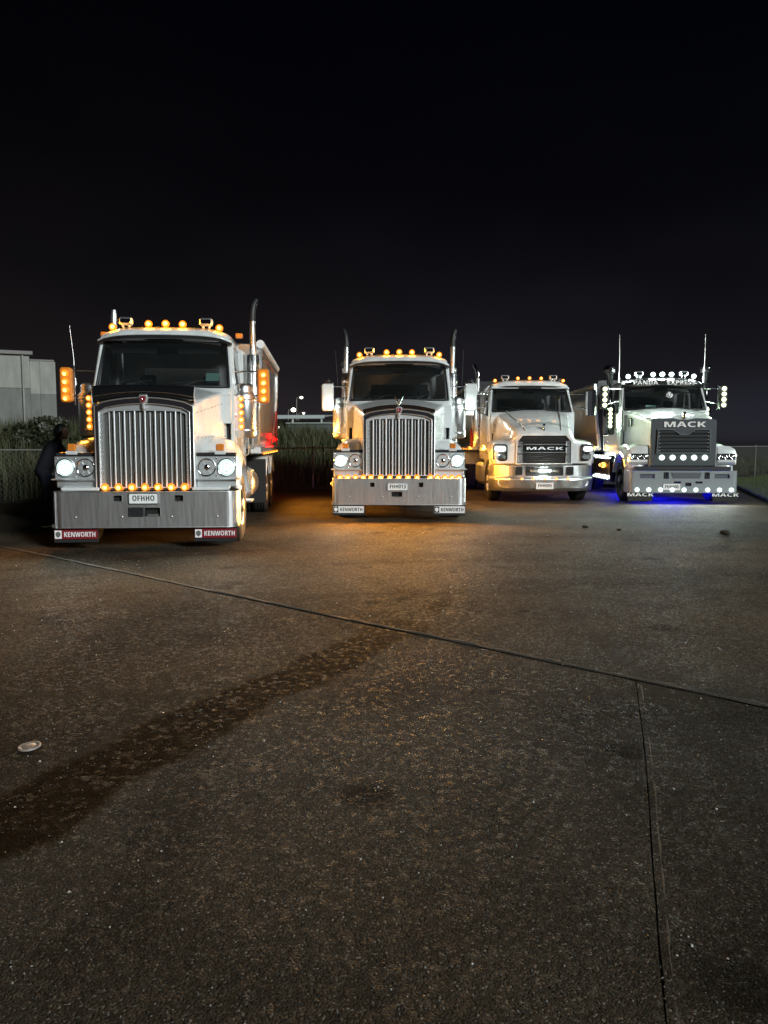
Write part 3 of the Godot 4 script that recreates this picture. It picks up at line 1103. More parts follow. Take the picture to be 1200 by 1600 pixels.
	var n: int = o.bars
	for i in n:
		var x := lerpf(-0.47, 0.47, i / float(n - 1))
		inst(wide if i % 2 == n / 2 % 2 else thin, "grille_bar", M.bar_chrome, gr, at(x, 0, -0.15 if i % 2 == n / 2 % 2 else -0.162))
	# badge on the crown
	s = st()
	prism(s, PackedVector2Array([Vector2(-0.05, 0.06), Vector2(-0.062, 0.02), Vector2(-0.045, -0.035), Vector2(-0.02, -0.06), Vector2(-0.018, -0.13), Vector2(0.018, -0.13), Vector2(0.02, -0.06), Vector2(0.045, -0.035), Vector2(0.062, 0.02), Vector2(0.05, 0.06)]), -0.10, -0.062, at(0, 2.015, 0), 0.012)
	var bd := put(s, "badge", M.satin_chrome, t)
	s = st()
	prism(s, PackedVector2Array([Vector2(-0.034, 0.035), Vector2(-0.042, 0.01), Vector2(-0.028, -0.03), Vector2(0.0, -0.052), Vector2(0.028, -0.03), Vector2(0.042, 0.01), Vector2(0.034, 0.035)]), -0.062, -0.054, at(0, 2.015, 0), 0.002)
	put(s, "badge_enamel", M.plaque_red, bd)
	s = st()
	tube(s, [Vector3(-0.016, 2.02, -0.05), Vector3(0, 2.0, -0.05), Vector3(0.016, 2.02, -0.05)], 0.005, 5)
	tube(s, [Vector3(0, 2.0, -0.05), Vector3(0, 1.975, -0.05)], 0.005, 5)
	put(s, "badge_mark", M.chrome, bd)
	# --- bonnet
	s = st()
	var rings := []
	for row in [[-0.215, 0.635, 0.85, 1.955, 2.045], [-0.27, 0.65, 0.95, 1.985, 2.075], [-0.6, 0.73, 1.0, 2.06, 2.14], [-1.0, 0.83, 1.0, 2.14, 2.22], [-1.36, 0.92, 1.0, 2.205, 2.285]]:
		rings.append(hood_ring(row[0], row[1], row[2], row[3], row[4], 0.055))
	loft(s, rings, true, true, true, 1)
	var hood := put(s, "bonnet", M.white_paint, t)
	s = st()
	for sd in [-1, 1]:
		for i in 9:
			var f := i / 8.0
			var c := Vector3(sd * (lerpf(0.66, 0.90, f) + 0.012), lerpf(1.98, 2.15, f) - 0.13, lerpf(-0.28, -1.28, f))
			lathe(s, [Vector2(0.011, 0), Vector2(0.008, 0.006), Vector2(0.001, 0.008)], 7, Transform3D(Basis(Vector3(0, 0, 1), -sd * PI / 2), c))
			lathe(s, [Vector2(0.011, 0), Vector2(0.008, 0.006), Vector2(0.001, 0.008)], 7, Transform3D(Basis(Vector3(0, 0, 1), -sd * PI / 2), Vector3(c.x + sd * 0.004, 1.5 + 0.03 * f, c.z)))
	put(s, "rivets", M.chrome, hood).set_meta("kind", "stuff")
	if o.deflector:
		s = st()
		rings = []
		for i in 17:
			var u := i / 8.0 - 1.0
			var x := u * 0.66
			var yb := 1.965 + 0.08 * (1 - u * u)
			var yt := 2.185 + 0.02 * (1 - u * u)
			rings.append(PackedVector3Array([Vector3(x, yb, -0.11), Vector3(x, lerpf(yb, yt, 0.5), -0.085), Vector3(x * 1.01, yt, -0.125), Vector3(x * 1.01, yt - 0.01, -0.24), Vector3(x, lerpf(yb, yt, 0.5), -0.23), Vector3(x, yb, -0.225)]))
		loft(s, rings, true, true, true, 1)
		put(s, "bonnet_deflector", M.black_paint, t)
		s = st()
		var line := []
		for i in 17:
			var u := i / 8.0 - 1.0
			line.append(Vector3(u * 0.662, 2.045 + 0.07 * (1 - u * u), -0.092))
		tube(s, line, 0.011, 6)
		put(s, "deflector_trim", M.chrome, t)
	else:
		s = st()
		rings = []
		for i in 17:
			var u := i / 8.0 - 1.0
			var yb := 1.965 + 0.09 * (1 - u * u)
			rings.append(PackedVector3Array([Vector3(u * 0.65, yb, -0.12), Vector3(u * 0.65, yb + 0.05, -0.1), Vector3(u * 0.655, yb + 0.065, -0.13), Vector3(u * 0.65, yb + 0.04, -0.25), Vector3(u * 0.65, yb, -0.23)]))
		loft(s, rings, true, true, true, -1)
		put(s, "bonnet_deflector", M.black_paint, t)
		s = st()
		for sd in [-1, 1]:
			prism(s, PackedVector2Array([Vector2(0, 0), Vector2(0.1, 0.10), Vector2(0.17, 0.20), Vector2(0.085, 0.13), Vector2(0, 0.05)]), -0.012, 0.012, Transform3D(Basis(Vector3(sd * 0.45, 0, -0.89), Vector3(0, 1, 0), Vector3(0.89, 0, sd * 0.45)), Vector3(0, 2.09, -0.14)), 0.004)
		tube(s, [Vector3(0, 2.06, -0.13), Vector3(0, 2.12, -0.12), Vector3(0, 2.19, -0.09)], [0.03, 0.025, 0.01], 8)
		put(s, "bonnet_ornament", M.chrome, t)
	# --- wings, lamps, wheels
	for k in [-1, 1]:
		arch_guard(t, k * 0.58, k * 1.22, -1.0, 0.515, 0.62, 24, 165, [0.2, 0.33, 0.40, 0.385, 0.33, 0.24, 0.15, 0.08], 0.3, M.white_paint, "front_wing")
		square_headlight(t, k)
		s = st()
		box(s, Vector3(k * 0.63, 1.12, -0.24), Vector3(0.05, 0.62, 0.2), 0.01)
		put(s, "wing_inner_panel", M.white_paint, t)
		s = st()
		box(s, Vector3(k * 0.86, 0.83, -0.2), Vector3(0.5, 0.045, 0.24), 0.012, Basis(Vector3(1, 0, 0), 0.12))
		put(s, "bumper_ledge", M.white_paint, t)
		wheel(t, k * 1.04, -1.0, k, "polished_alloy", "front_wheel")
	cab(t, {w = 1.03, wt = 0.97, z0 = -1.42, zt = -1.70, zr = -3.05, yb = 2.27, yt = 3.0, roof = 3.19})
	visor(t, 0.99, 3.06, -1.72, 0.28)
	roof_lights(t, 3.235, -1.70, [-0.80, -0.255, 0.0, 0.255, 0.80], [0.05, 0.005, 0.0, 0.005, 0.05], "amber", o.get("roof_energy", 0.3))
	for k in [-0.6, 0.6]:
		roof_lamp(t, Vector3(k, 3.275, -1.76))
	for k in [-1, 1]:
		if k < 0 and o.deflector:
			stack(t, -1.17, -3.25, 1.4, 2.95, 3.66, 0.10, Vector3(0.0, 0, -0.02), "satin_chrome")
		else:
			stack(t, k * 1.17, -3.25, 1.4, 2.95, 3.88, 0.105, Vector3(k * 0.06, 0, -0.08))
		# air cleaner on the side of the cowl
		s = st()
		var ax: float = k * 1.15
		lathe(s, [Vector2(0.05, 1.50), Vector2(0.15, 1.51), Vector2(0.19, 1.56), Vector2(0.19, 2.14), Vector2(0.185, 2.17), Vector2(0.16, 2.20), Vector2(0.155, 2.24), Vector2(0.155, 2.30), Vector2(0.12, 2.34), Vector2(0.01, 2.345)], 26, Transform3D(Basis(), Vector3(ax, 0, -1.74)))
		for yy in [1.62, 2.10]:
			lathe(s, [Vector2(0.19, yy - 0.02), Vector2(0.197, yy - 0.015), Vector2(0.197, yy + 0.015), Vector2(0.19, yy + 0.02)], 26, Transform3D(Basis(), Vector3(ax, 0, -1.74)))
		tube(s, [Vector3(ax, 1.85, -1.72), Vector3(k * 0.95, 1.85, -1.60), Vector3(k * 0.85, 1.8, -1.3)], 0.09, 10)
		put(s, "air_cleaner", M.stack_chrome, t)
		# fuel tank, steps and front flap of the drive wheels
		s = st()
		lathe(s, [Vector2(0.02, -0.62), Vector2(0.26, -0.6), Vector2(0.3, -0.56), Vector2(0.3, 0.56), Vector2(0.26, 0.6), Vector2(0.02, 0.62)], 26, Transform3D(Basis(Vector3(1, 0, 0), PI / 2), Vector3(k * 0.9, 0.72, -3.15)))
		put(s, "fuel_tank", M.polished_alloy, t)
		s = st()
		box(s, Vector3(k * 1.02, 0.98, -2.15), Vector3(0.42, 0.03, 0.5), 0.006)
		box(s, Vector3(k * 1.05, 0.5, -2.15), Vector3(0.36, 0.03, 0.5), 0.006)
		box(s, Vector3(k * 0.9, 0.74, -2.15), Vector3(0.1, 0.46, 0.5), 0.01)
		box(s, Vector3(k * 1.2, 0.8, -1.93), Vector3(0.09, 0.36, 0.04), 0.008)
		for i in 6:
			box(s, Vector3(k * 1.2, 0.66 + i * 0.055, -1.905), Vector3(0.066, 0.03, 0.012), 0.003)
		put(s, "cab_step", M.polished_alloy, t)
		s = st()
		box(s, Vector3(k * 0.97, 0.68, -4.85), Vector3(0.56, 0.86, 0.02), 0.006)
		put(s, "rubber_flap", M.rubber, t)
	chassis(t, -8.4, [-5.7, -7.05], M.white_paint)
	tub(t, -3.75, -8.6, 1.32, 3.05, 1.24, o.get("tub", {}))

func side_lights(t: Node, k: int, y: float, z0: float, z1: float, n: int, x := 1.26, energy := 0.45) -> void:
	for i in n:
		lamp(t, Vector3(k * x, y, lerpf(z0, z1, i / float(n - 1))), 0.028, energy, "amber", "side_light", Basis(Vector3(0, 1, 0), k * PI / 2) * Basis(Vector3(1, 0, 0), 0.3), 80.0)

func truck_first() -> void:
	var t := thing("tipper_truck", "nearest white long-nosed tipper truck with black bonnet deflector and red mudflap plaques", "truck", Vector3(-3.19, 0, -10.2), deg_to_rad(4.5), "tipper trucks parked in a row")
	long_nose(t, {
		holes = [[-0.40, -0.295, 0.66, 0.735], [0.40, 0.505, 0.66, 0.735], [0.0, 0.2, 0.46, 0.57]],
		plate = "OFHHO", plate_at = Vector2(-0.01, 0.695), plate_w = 0.37,
		plaque = ["plaque_red", "plaque_white", "plaque_white"],
		bumper_lights = [-0.52, -0.345, -0.17, 0.0, 0.17, 0.345, 0.52], light_lift = 0.03,
		bars = 15, deflector = true, roof_energy = 0.2, bumper_energy = 0.1, tub = {roll = 1, tarp = "plaque_white", post = "polished_alloy"}})
	var s := st()
	box(s, Vector3(-0.115, 0.515, 0.008), Vector3(0.20, 0.125, 0.014), 0.006)
	for q in [Vector2(-0.195, 0.565), Vector2(-0.035, 0.565), Vector2(-0.195, 0.465), Vector2(-0.035, 0.465)]:
		lathe(s, [Vector2(0.013, 0), Vector2(0.011, 0.008), Vector2(0.001, 0.01)], 8, Transform3D(Basis(Vector3(1, 0, 0), PI / 2), Vector3(q.x, q.y, 0.014)))
	put(s, "winch_cover", M.black_plastic, t)
	s = st()
	box(s, Vector3(0.1, 0.475, -0.03), Vector3(0.15, 0.025, 0.05), 0.004)
	put(s, "tow_step", M.polished_alloy, t)
	for k in [-1, 1]:
		var m := mirror(t, Vector3(k * 1.47, 2.3, -1.62), k, M.amber_lens, Vector3(0.18, 0.52, 0.12), 0.44)
		for i in 4:
			lamp(t, Vector3(k * 1.47, 2.47 - i * 0.122, -1.555), 0.055, 3.2, "amber", "mirror_light", Basis(Vector3(0, 1, 0), k * 0.2) * Basis(Vector3(1, 0, 0), 0.42), 44.0)
		for i in 5:
			lamp(t, Vector3(k * 1.13, 2.10 - i * 0.106, -1.54), 0.047, 0.03, "amber", "cleaner_light", Basis(), 66.0)
		whip(t, Vector3(k * 1.36, 2.3, -1.7), Vector3(k * (1.44 if k < 0 else 1.30), 3.2, -1.75))
		var d := st()
		box(d, Vector3(k * 1.05, 3.13, -2.2), Vector3(0.11, 0.08, 0.06), 0.012)
		put(d, "roof_side_lamp", M.amber_lens, t)
	side_lights(t, 1, 1.23, -4.2, -8.3, 9, 1.26, 2.4)
	lamp(t, Vector3(1.2, 1.5, -8.72), 0.05, 0.5, "red", "tail_lamp", Basis(Vector3(0, 1, 0), 0.6))
	s = st()
	box(s, Vector3(1.25, 1.75, -8.45), Vector3(0.03, 0.85, 0.3), 0.006)
	put(s, "rear_side_panel", M.red_paint, t)
	s = st()
	box(s, Vector3(0.72, 2.42, -1.475), Vector3(0.2, 0.13, 0.004), 0.001, Basis(Vector3(1, 0, 0), -0.38))
	put(s, "permit_card", M.mint_card, t)

func truck_second() -> void:
	var t := thing("tipper_truck", "white long-nosed tipper truck with white mirror heads and full-width amber bumper lights", "truck", Vector3(0.27, 0, -13.9), deg_to_rad(-1.2), "tipper trucks parked in a row")
	long_nose(t, {
		holes = [[-0.52, -0.44, 0.63, 0.71], [0.36, 0.44, 0.63, 0.71], [-0.13, 0.06, 0.455, 0.54]],
		plate = "FHH013", plate_at = Vector2(-0.02, 0.635), plate_w = 0.36,
		plaque = ["plaque_white", "ink", "ink"],
		bumper_lights = [-1.07, -0.93, -0.79, -0.65, -0.51, -0.33, -0.165, 0.0, 0.165, 0.33, 0.57, 0.70, 0.83, 0.96, 1.09], light_lift = -0.01,
		bars = 17, deflector = false, roof_energy = 0.15, bumper_energy = 4.0, tub = {roll = -1, headboard = "chassis_black"}})
	for k in [-1, 1]:
		mirror(t, Vector3(k * 1.43, 2.33, -1.62), k, M.white_paint, Vector3(0.235, 0.54, 0.14), 0.4)
		lamp(t, Vector3(k * 1.43 - (0.055 if k < 0 else 0.07) * k, 2.17, -1.535), 0.04, 0.2, "white", "mirror_lamp")
		var s := st()
		lathe(s, [Vector2(0.01, 0), Vector2(0.055, 0.01), Vector2(0.06, 0.05), Vector2(0.03, 0.09), Vector2(0.005, 0.1)], 12, Transform3D(Basis(), Vector3(k * 1.43, 2.61, -1.66)))
		put(s, "mirror_cap", M.black_plastic, t)
		whip(t, Vector3(k * 1.24, 2.2, -1.9), Vector3(k * 1.30, 3.3, -1.9), "black_plastic")
	lamp(t, Vector3(-1.23, 0.68, -0.24), 0.04, 0.12, "amber", "bumper_end_light", Basis(Vector3(0, 1, 0), -PI / 2))
	side_lights(t, 1, 1.23, -4.2, -8.3, 6, 1.26, 0.7)
	side_lights(t, 1, 0.95, -2.7, -4.0, 3, 1.27, 2.0)

# ------------------------------------------------------------------ the truck with the sculpted nose
func truck_third() -> void:
	var t := thing("tipper_truck", "white tipper truck with sculpted rounded nose, black grille and two-tier chrome bumper", "truck", Vector3(3.76, 0, -18.0), deg_to_rad(0.5), "tipper trucks parked in a row")
	unit_shapes()
	var s := st()
	var rings := []
	var wz := -1.08
	for row in [[-0.10, 0.94, 1.14, 1.34, 0.66, 1.62, 1.66], [-0.16, 0.94, 1.20, 1.40, 0.69, 1.68, 1.73], [-0.30, 0.94, 1.22, 1.44, 0.71, 1.75, 1.81], [-0.455, 0.94, 1.225, 1.47, 0.73, 1.81, 1.88], [-0.46, 0.6, 1.225, 1.47, 0.73, 1.81, 1.88], [-0.60, 0, 1.23, 1.49, 0.75, 1.87, 1.94], [-0.8, 0, 1.23, 1.49, 0.79, 1.95, 2.01], [-1.0, 0, 1.23, 1.47, 0.83, 2.02, 2.08], [-1.2, 0, 1.23, 1.43, 0.87, 2.08, 2.15], [-1.4, 0, 1.22, 1.38, 0.91, 2.14, 2.21], [-1.6, 0, 1.2, 1.30, 0.95, 2.18, 2.25]]:
		var z: float = row[0]
		var yb: float = row[1]
		if yb < 0.9:
			yb = 0.515 + sqrt(maxf(0.0, 0.64 * 0.64 - (z - wz) * (z - wz)))
		var xo: float = row[2]
		var yf: float = maxf(row[3], yb + 0.06)
		var xs: float = row[4]
		var ys: float = row[5]
		var half := [Vector2(xo - 0.02, yb), Vector2(xo, lerpf(yb, yf, 0.3)), Vector2(xo, lerpf(yb, yf, 0.7)), Vector2(xo - 0.03, yf - 0.07), Vector2(xo - 0.09, yf - 0.02), Vector2(xo - 0.17, yf), Vector2(lerpf(xs, xo, 0.4), yf + 0.01), Vector2(xs + 0.06, yf + 0.05), Vector2(xs + 0.01, lerpf(yf, ys, 0.5)), Vector2(xs - 0.02, ys - 0.08), Vector2(xs - 0.06, ys - 0.025), Vector2(xs - 0.13, ys), Vector2(xs * 0.5, lerpf(ys, row[6], 0.7)), Vector2(xs * 0.22, row[6])]
		var ring := PackedVector3Array()
		for p in half:
			ring.append(Vector3(-p.x, p.y, z))
		for i in half.size():
			var p: Vector2 = half[half.size() - 1 - i]
			ring.append(Vector3(p.x, p.y, z))
		rings.append(ring)
	loft(s, rings, true, true, true, 1)
	var hood := put(s, "bonnet", M.white_paint, t)
	for k in [-1, 1]:
		s = st()
		tube(s, [Vector3(k * 0.42, 1.725, -0.16), Vector3(k * 0.5, 1.90, -0.6), Vector3(k * 0.58, 2.06, -1.0), Vector3(k * 0.66, 2.215, -1.55)], 0.016, 6)
		put(s, "bonnet_crease", M.white_paint, hood)
	# grille
	var outer := PackedVector2Array([Vector2(0.66, 0.92), Vector2(0.66, 1.46), Vector2(0.52, 1.62), Vector2(-0.52, 1.62), Vector2(-0.66, 1.46), Vector2(-0.66, 0.92)])
	var inner := PackedVector2Array([Vector2(0.63, 0.94), Vector2(0.63, 1.45), Vector2(0.51, 1.59), Vector2(-0.51, 1.59), Vector2(-0.63, 1.45), Vector2(-0.63, 0.94)])
	s = st()
	hoop(s, outer, inner, -0.11, -0.06)
	var gr := put(s, "grille_frame", M.white_paint, t)
	s = st()
	prism(s, inner, -0.098, -0.095)
	var bk := put(s, "grille_back", M.dark_cavity, gr)
	for i in 13:
		s = st()
		box(s, Vector3(0, 0.97 + i * 0.047, -0.085), Vector3(0.96, 0.014, 0.02), 0.003)
		put(s, "grille_slat", M.black_plastic, gr)
	for yy in [1.385, 1.20]:
		s = st()
		box(s, Vector3(0, yy, -0.07), Vector3(0.98, 0.022, 0.03), 0.005)
		put(s, "grille_rail", M.slate_plastic, gr)
	s = st()
	box(s, Vector3(0, 1.29, -0.082), Vector3(0.97, 0.16, 0.012), 0.003)
	put(s, "name_panel", M.black_paint, gr)
	spell(gr, "MACK", 0.062, M.satin_chrome, at(0, 1.29, -0.072), 3.6, 0.012)
	for k in [-1, 1]:
		s = st()
		for q in [[1.34, 1.47], [1.17, 1.33], [0.95, 1.16]]:
			box(s, Vector3(k * 0.555, (q[0] + q[1]) / 2, -0.062), Vector3(0.12, q[1] - q[0], 0.05), 0.018, Basis(Vector3(0, 1, 0), k * 0.3))
		put(s, "grille_side_post", M.chrome, t)
		# head lamp let into the wing
		var tw := Basis(Vector3(0, 1, 0), k * 0.28)
		var hx := Transform3D(tw, Vector3(k * 1.02, 1.19, -0.13))
		s = st()
		prism(s, rr(0.34, 0.40, 0.07, 4), -0.06, 0.045, hx, 0.02)
		var hl := put(s, "headlight", M.black_paint, t)
		s = st()
		prism(s, rr(0.24, 0.10, 0.045, 4), 0.03, 0.065, Transform3D(tw, hx * Vector3(0.0, 0.09, 0)), 0.014)
		put(s, "headlight_glow", M.white_core, hl)
		s = st()
		hoop(s, rr(0.30, 0.16, 0.06, 4), rr(0.24, 0.10, 0.045, 4), 0.03, 0.058, Transform3D(tw, hx * Vector3(0.0, 0.09, 0)))
		put(s, "lamp_rim", M.chrome, hl)
		s = st()
		prism(s, rr(0.27, 0.13, 0.04, 4), 0.03, 0.055, Transform3D(tw, hx * Vector3(0.0, -0.09, 0)), 0.01)
		put(s, "lamp_reflector", M.mirror_glass, hl)
		var l := SpotLight3D.new()
		l.name = "headlamp_light"
		l.light_color = COOL
		l.light_energy = 4.0
		l.spot_angle = 60
		l.spot_angle_attenuation = 1.0
		l.spot_range = 40
		l.spot_attenuation = 2
		l.light_size = 0.11
		l.shadow_enabled = true
		hl.add_child(l)
		l.position = Vector3(k * 1.03, 1.27, 0.0)
		l.rotation_degrees = Vector3(-7, 180, 0)
		wheel(t, k * 1.04, wz, k, "polished_alloy", "front_wheel")
	# two-tier bumper, bowed and swept back at the ends
	s = st()
	rings = []
	for i in 25:
		var u := i / 12.0 - 1.0
		var z := -0.42 * pow(absf(u), 5.0) - 0.03 * u * u
		var x := 1.235 * u
		rings.append(PackedVector3Array([Vector3(x, 0.90, z - 0.12), Vector3(x, 0.90, z - 0.03), Vector3(x, 0.885, z - 0.015), Vector3(x, 0.64, z - 0.02), Vector3(x, 0.605, z + 0.0), Vector3(x, 0.58, z + 0.055), Vector3(x, 0.555, z + 0.06), Vector3(x, 0.36, z + 0.03), Vector3(x, 0.29, z - 0.03), Vector3(x, 0.28, z - 0.12)]))
	loft(s, rings, true, true, true, -1)
	var bum := put(s, "bumper", M.polished_alloy, t)
	for q in [[-0.6, 0.14, 0.17], [0.6, 0.14, 0.17], [0.0, 0.86, 0.19]]:
		s = st()
		box(s, Vector3(q[0], 0.765, -0.022), Vector3(q[1], q[2], 0.012), 0.004)
		var rc := put(s, "bumper_opening", M.dark_cavity, bum)
		s = st()
		hoop(s, rr(q[1] + 0.03, q[2] + 0.03, 0.03, 3), rr(q[1] - 0.002, q[2] - 0.002, 0.02, 3), -0.03, -0.004, at(q[0], 0.765, 0))
		put(s, "opening_rim", M.chrome, bum)
	s = st()
	box(s, Vector3(0, 0.765, 0.012), Vector3(0.68, 0.055, 0.05), 0.012)
	var lb := put(s, "light_bar", M.screen_metal, t)
	s = st()
	box(s, Vector3(0.0, 0.768, 0.04), Vector3(0.30, 0.05, 0.02), 0.01)
	put(s, "light_bar_glow", M.white_core, lb)
	for k in [-0.05, 0.05]:
		lamp(t, Vector3(k, 0.77, 0.05), 0.035, 0.5, "white", "bar_lamp")
	for x in [-0.54, -0.27, 0.0, 0.27, 0.54]:
		lamp(t, Vector3(x, 0.585, 0.075), 0.036, 0.25, "amber", "bumper_light", Basis(Vector3(1, 0, 0), 0.2), 78.0)
	for k in [-1, 1]:
		s = st()
		lathe(s, [Vector2(0.085, -0.02), Vector2(0.085, 0.012), Vector2(0.072, 0.016), Vector2(0.065, 0.004), Vector2(0.001, 0.01)], 20, Transform3D(Basis(Vector3(1, 0, 0), PI / 2).rotated(Vector3(0, 1, 0), k * 0.35), Vector3(k * 0.99, 0.48, -0.14)))
		put(s, "fog_lamp", M.polished_alloy, t)
	number_plate(t, Vector3(0.0, 0.42, 0.062), "FHH005", 0.40)
	s = st()
	tube(s, [Vector3(0, 1.72, -0.17), Vector3(0, 1.80, -0.15), Vector3(0, 1.84, -0.11)], [0.045, 0.03, 0.035], 8)
	tube(s, [Vector3(0, 1.75, -0.2), Vector3(0, 1.82, -0.36)], [0.03, 0.012], 6)
	put(s, "bonnet_ornament", M.chrome, t)
	cab(t, {w = 1.06, wt = 1.0, z0 = -1.62, zt = -2.0, zr = -3.4, yb = 2.21, yt = 2.84, roof = 3.01})
	visor(t, 1.02, 2.90, -2.02, 0.16)
	roof_lights(t, 3.075, -1.98, [-0.88, -0.30, 0.0, 0.30, 0.88], [0.06, 0.005, 0.0, 0.005, 0.06], "amber", 0.02, 0.048)
	for k in [-0.62, 0.62]:
		roof_lamp(t, Vector3(k, 3.10, -2.05))
	for k in [-1, 1]:
		mirror(t, Vector3(k * 1.56, 2.44, -1.85), k, M.white_paint if k < 0 else M.chrome, Vector3(0.24, 0.66, 0.13), 0.5)
		s = st()
		box(s, Vector3(k * 0.96, 0.62, -2.6), Vector3(0.5, 0.55, 1.3), 0.08)
		put(s, "fuel_tank", M.polished_alloy, t)
		s = st()
		box(s, Vector3(k * 1.08, 1.3, -1.72), Vector3(0.05, 0.26, 0.1), 0.01)
		put(s, "side_vent", M.black_plastic, t)
	lamp(t, Vector3(-1.50, 2.22, -1.77), 0.05, 0.2, "white", "mirror_lamp")
	for i in 4:
		s = st()
		box(s, Vector3(-0.955 - 0.012 * i, 1.86 - i * 0.052, -1.5), Vector3(0.02, 0.034, 0.1), 0.004)
		put(s, "vent_louvre", M.black_plastic, t)
	stack(t, -1.12, -3.6, 1.3, 2.75, 3.55, 0.11, Vector3(-0.1, 0, -0.1), "chrome")
	chassis(t, -8.6, [-5.9, -7.25], M.white_paint)
	tub(t, -4.0, -8.8, 1.3, 3.0, 1.24, {roll = 1, headboard = "chassis_black"})
	side_lights(t, -1, 1.23, -4.3, -8.3, 7)
	s = st()
	box(s, Vector3(-1.2, 1.55, -4.02), Vector3(0.12, 0.55, 0.05), 0.01)
	put(s, "tub_reflector", M.red_paint, t)
	lamp(t, Vector3(-1.27, 1.28, -4.06), 0.045, 0.35, "amber", "tub_marker")
	s = st()
	box(s, Vector3(0.75, 2.72, -2.13), Vector3(0.1, 0.2, 0.05), 0.03, Basis(Vector3(0, 0, 1), 0.3))
	box(s, Vector3(0.80, 2.60, -2.13), Vector3(0.06, 0.16, 0.04), 0.02, Basis(Vector3(0, 0, 1), -0.2))
	put(s, "hanging_cloth", M.yellow_cloth, t)

# ------------------------------------------------------------------ the truck with white lamps
func truck_fourth() -> void:
	var t := thing("tipper_truck", "rightmost white tipper truck with grey slatted grille, white lamps and blue underglow", "truck", Vector3(6.95, 0, -17.8), deg_to_rad(-3.2), "tipper trucks parked in a row")
	unit_shapes()
	var s := st()
	var rings := []
	for row in [[-0.12, 0.74, 0.88, 1.90, 1.97], [-0.2, 0.75, 0.9, 1.95, 2.02], [-0.7, 0.83, 1.0, 2.08, 2.15], [-1.2, 0.92, 1.0, 2.18, 2.25], [-1.62, 0.98, 1.0, 2.22, 2.30]]:
		rings.append(hood_ring(row[0], row[1], row[2], row[3], row[4], 0.12))
	loft(s, rings, true, true, true, 1)
	put(s, "bonnet", M.white_paint, t)
	for k in [-1, 1]:
		s = st()
		for i in 3:
			box(s, Vector3(k * 0.945, 1.93, -1.12 - i * 0.09), Vector3(0.03, 0.2, 0.06), 0.008)
		put(s, "bonnet_vent", M.black_plastic, t)
	# grille panel
	var outline := PackedVector2Array([Vector2(0.75, 0.88), Vector2(0.75, 1.93), Vector2(0.70, 1.975), Vector2(0.25, 1.99), Vector2(0.12, 1.96), Vector2(-0.12, 1.96), Vector2(-0.25, 1.99), Vector2(-0.70, 1.975), Vector2(-0.75, 1.93), Vector2(-0.75, 0.88)])
	s = st()
	prism(s, outline, -0.16, -0.10, Transform3D(), 0.015)
	var gp := put(s, "grille_panel", M.grey_paint, t)
	s = st()
	var dip := PackedVector2Array([Vector2(0.62, 1.17), Vector2(0.60, 1.74), Vector2(0.24, 1.74), Vector2(0.08, 1.63), Vector2(-0.08, 1.63), Vector2(-0.24, 1.74), Vector2(-0.60, 1.74), Vector2(-0.62, 1.17)])
	var dip2 := PackedVector2Array([Vector2(0.59, 1.2), Vector2(0.575, 1.715), Vector2(0.25, 1.715), Vector2(0.09, 1.605), Vector2(-0.09, 1.605), Vector2(-0.25, 1.715), Vector2(-0.575, 1.715), Vector2(-0.59, 1.2)])
	prism(s, dip, -0.1, -0.094)
	put(s, "grille_opening", M.dark_cavity, gp)
	s = st()
	hoop(s, dip, dip2, -0.094, -0.062)
	put(s, "opening_frame", M.slate_plastic, gp)
	for i in 6:
		s = st()
		if i == 0:
			for k in [-1, 1]:
				box(s, Vector3(k * 0.39, 1.665, -0.075), Vector3(0.36, 0.055, 0.022), 0.006, Basis(Vector3(1, 0, 0), 0.3))
		else:
			box(s, Vector3(0, 1.655 - i * 0.082, -0.075), Vector3(1.17, 0.06, 0.022), 0.006, Basis(Vector3(1, 0, 0), 0.3))
		var sl := put(s, "grille_slat", M.grey_paint, gp)
		for k in [-1, 1]:
			var e := st()
			box(e, Vector3(k * 0.555, 1.66 - i * 0.082, -0.058), Vector3(0.035, 0.03, 0.012), 0.004)
			put(e, "slat_end", M.chrome, sl)
	spell(gp, "MACK", 0.12, M.plaque_white, at(0, 1.845, -0.09), 2.05, 0.02)
	for i in 5:
		lamp(t, Vector3(-0.49 + i * 0.245, 1.08, -0.075), 0.068, 0.5, "white", "grille_lamp", Basis(Vector3(1, 0, 0), 0.2), 80.0)
	s = st()
	tube(s, [Vector3(0, 1.98, -0.13), Vector3(0.0, 2.06, -0.12), Vector3(0.0, 2.12, -0.08)], [0.04, 0.035, 0.035], 8)
	tube(s, [Vector3(0, 2.04, -0.14), Vector3(0, 2.1, -0.28)], [0.035, 0.012], 6)
	put(s, "bonnet_ornament", M.chrome, t)
	# bumper
	s = st()
	var holes := [[-1.0, -0.66, 0.60, 0.70], [0.70, 1.04, 0.60, 0.70], [-0.46, -0.34, 0.59, 0.74], [0.47, 0.59, 0.59, 0.74], [-0.22, -0.06, 0.48, 0.53], [0.27, 0.43, 0.48, 0.53], [0.04, 0.18, 0.42, 0.50]]
	plate_holes(s, -1.14, 1.14, 0.265, 0.775, 0.0, 0.012, holes)
	box(s, Vector3(0, 0.768, -0.07), Vector3(2.28, 0.012, 0.115), 0.003)
	for k in [-1, 1]:
		rings = []
		for i in 8:
			var a := PI / 2 * minf(i, 6) / 6.0
			var c := Vector3(k * (1.14 + 0.1 * sin(a)), 0, -0.1 + 0.1 * cos(a) - (0.4 if i == 7 else 0.0))
			var nn := Vector3(k * sin(a), 0, cos(a)) * 0.012
			rings.append(PackedVector3Array([c + Vector3(0, 0.265, 0), c + Vector3(0, 0.775, 0), c - nn + Vector3(0, 0.775, 0), c - nn + Vector3(0, 0.265, 0)]))
		loft(s, rings, true, true, true, -1)
	var bum := put(s, "bumper", M.bumper_grey, t)
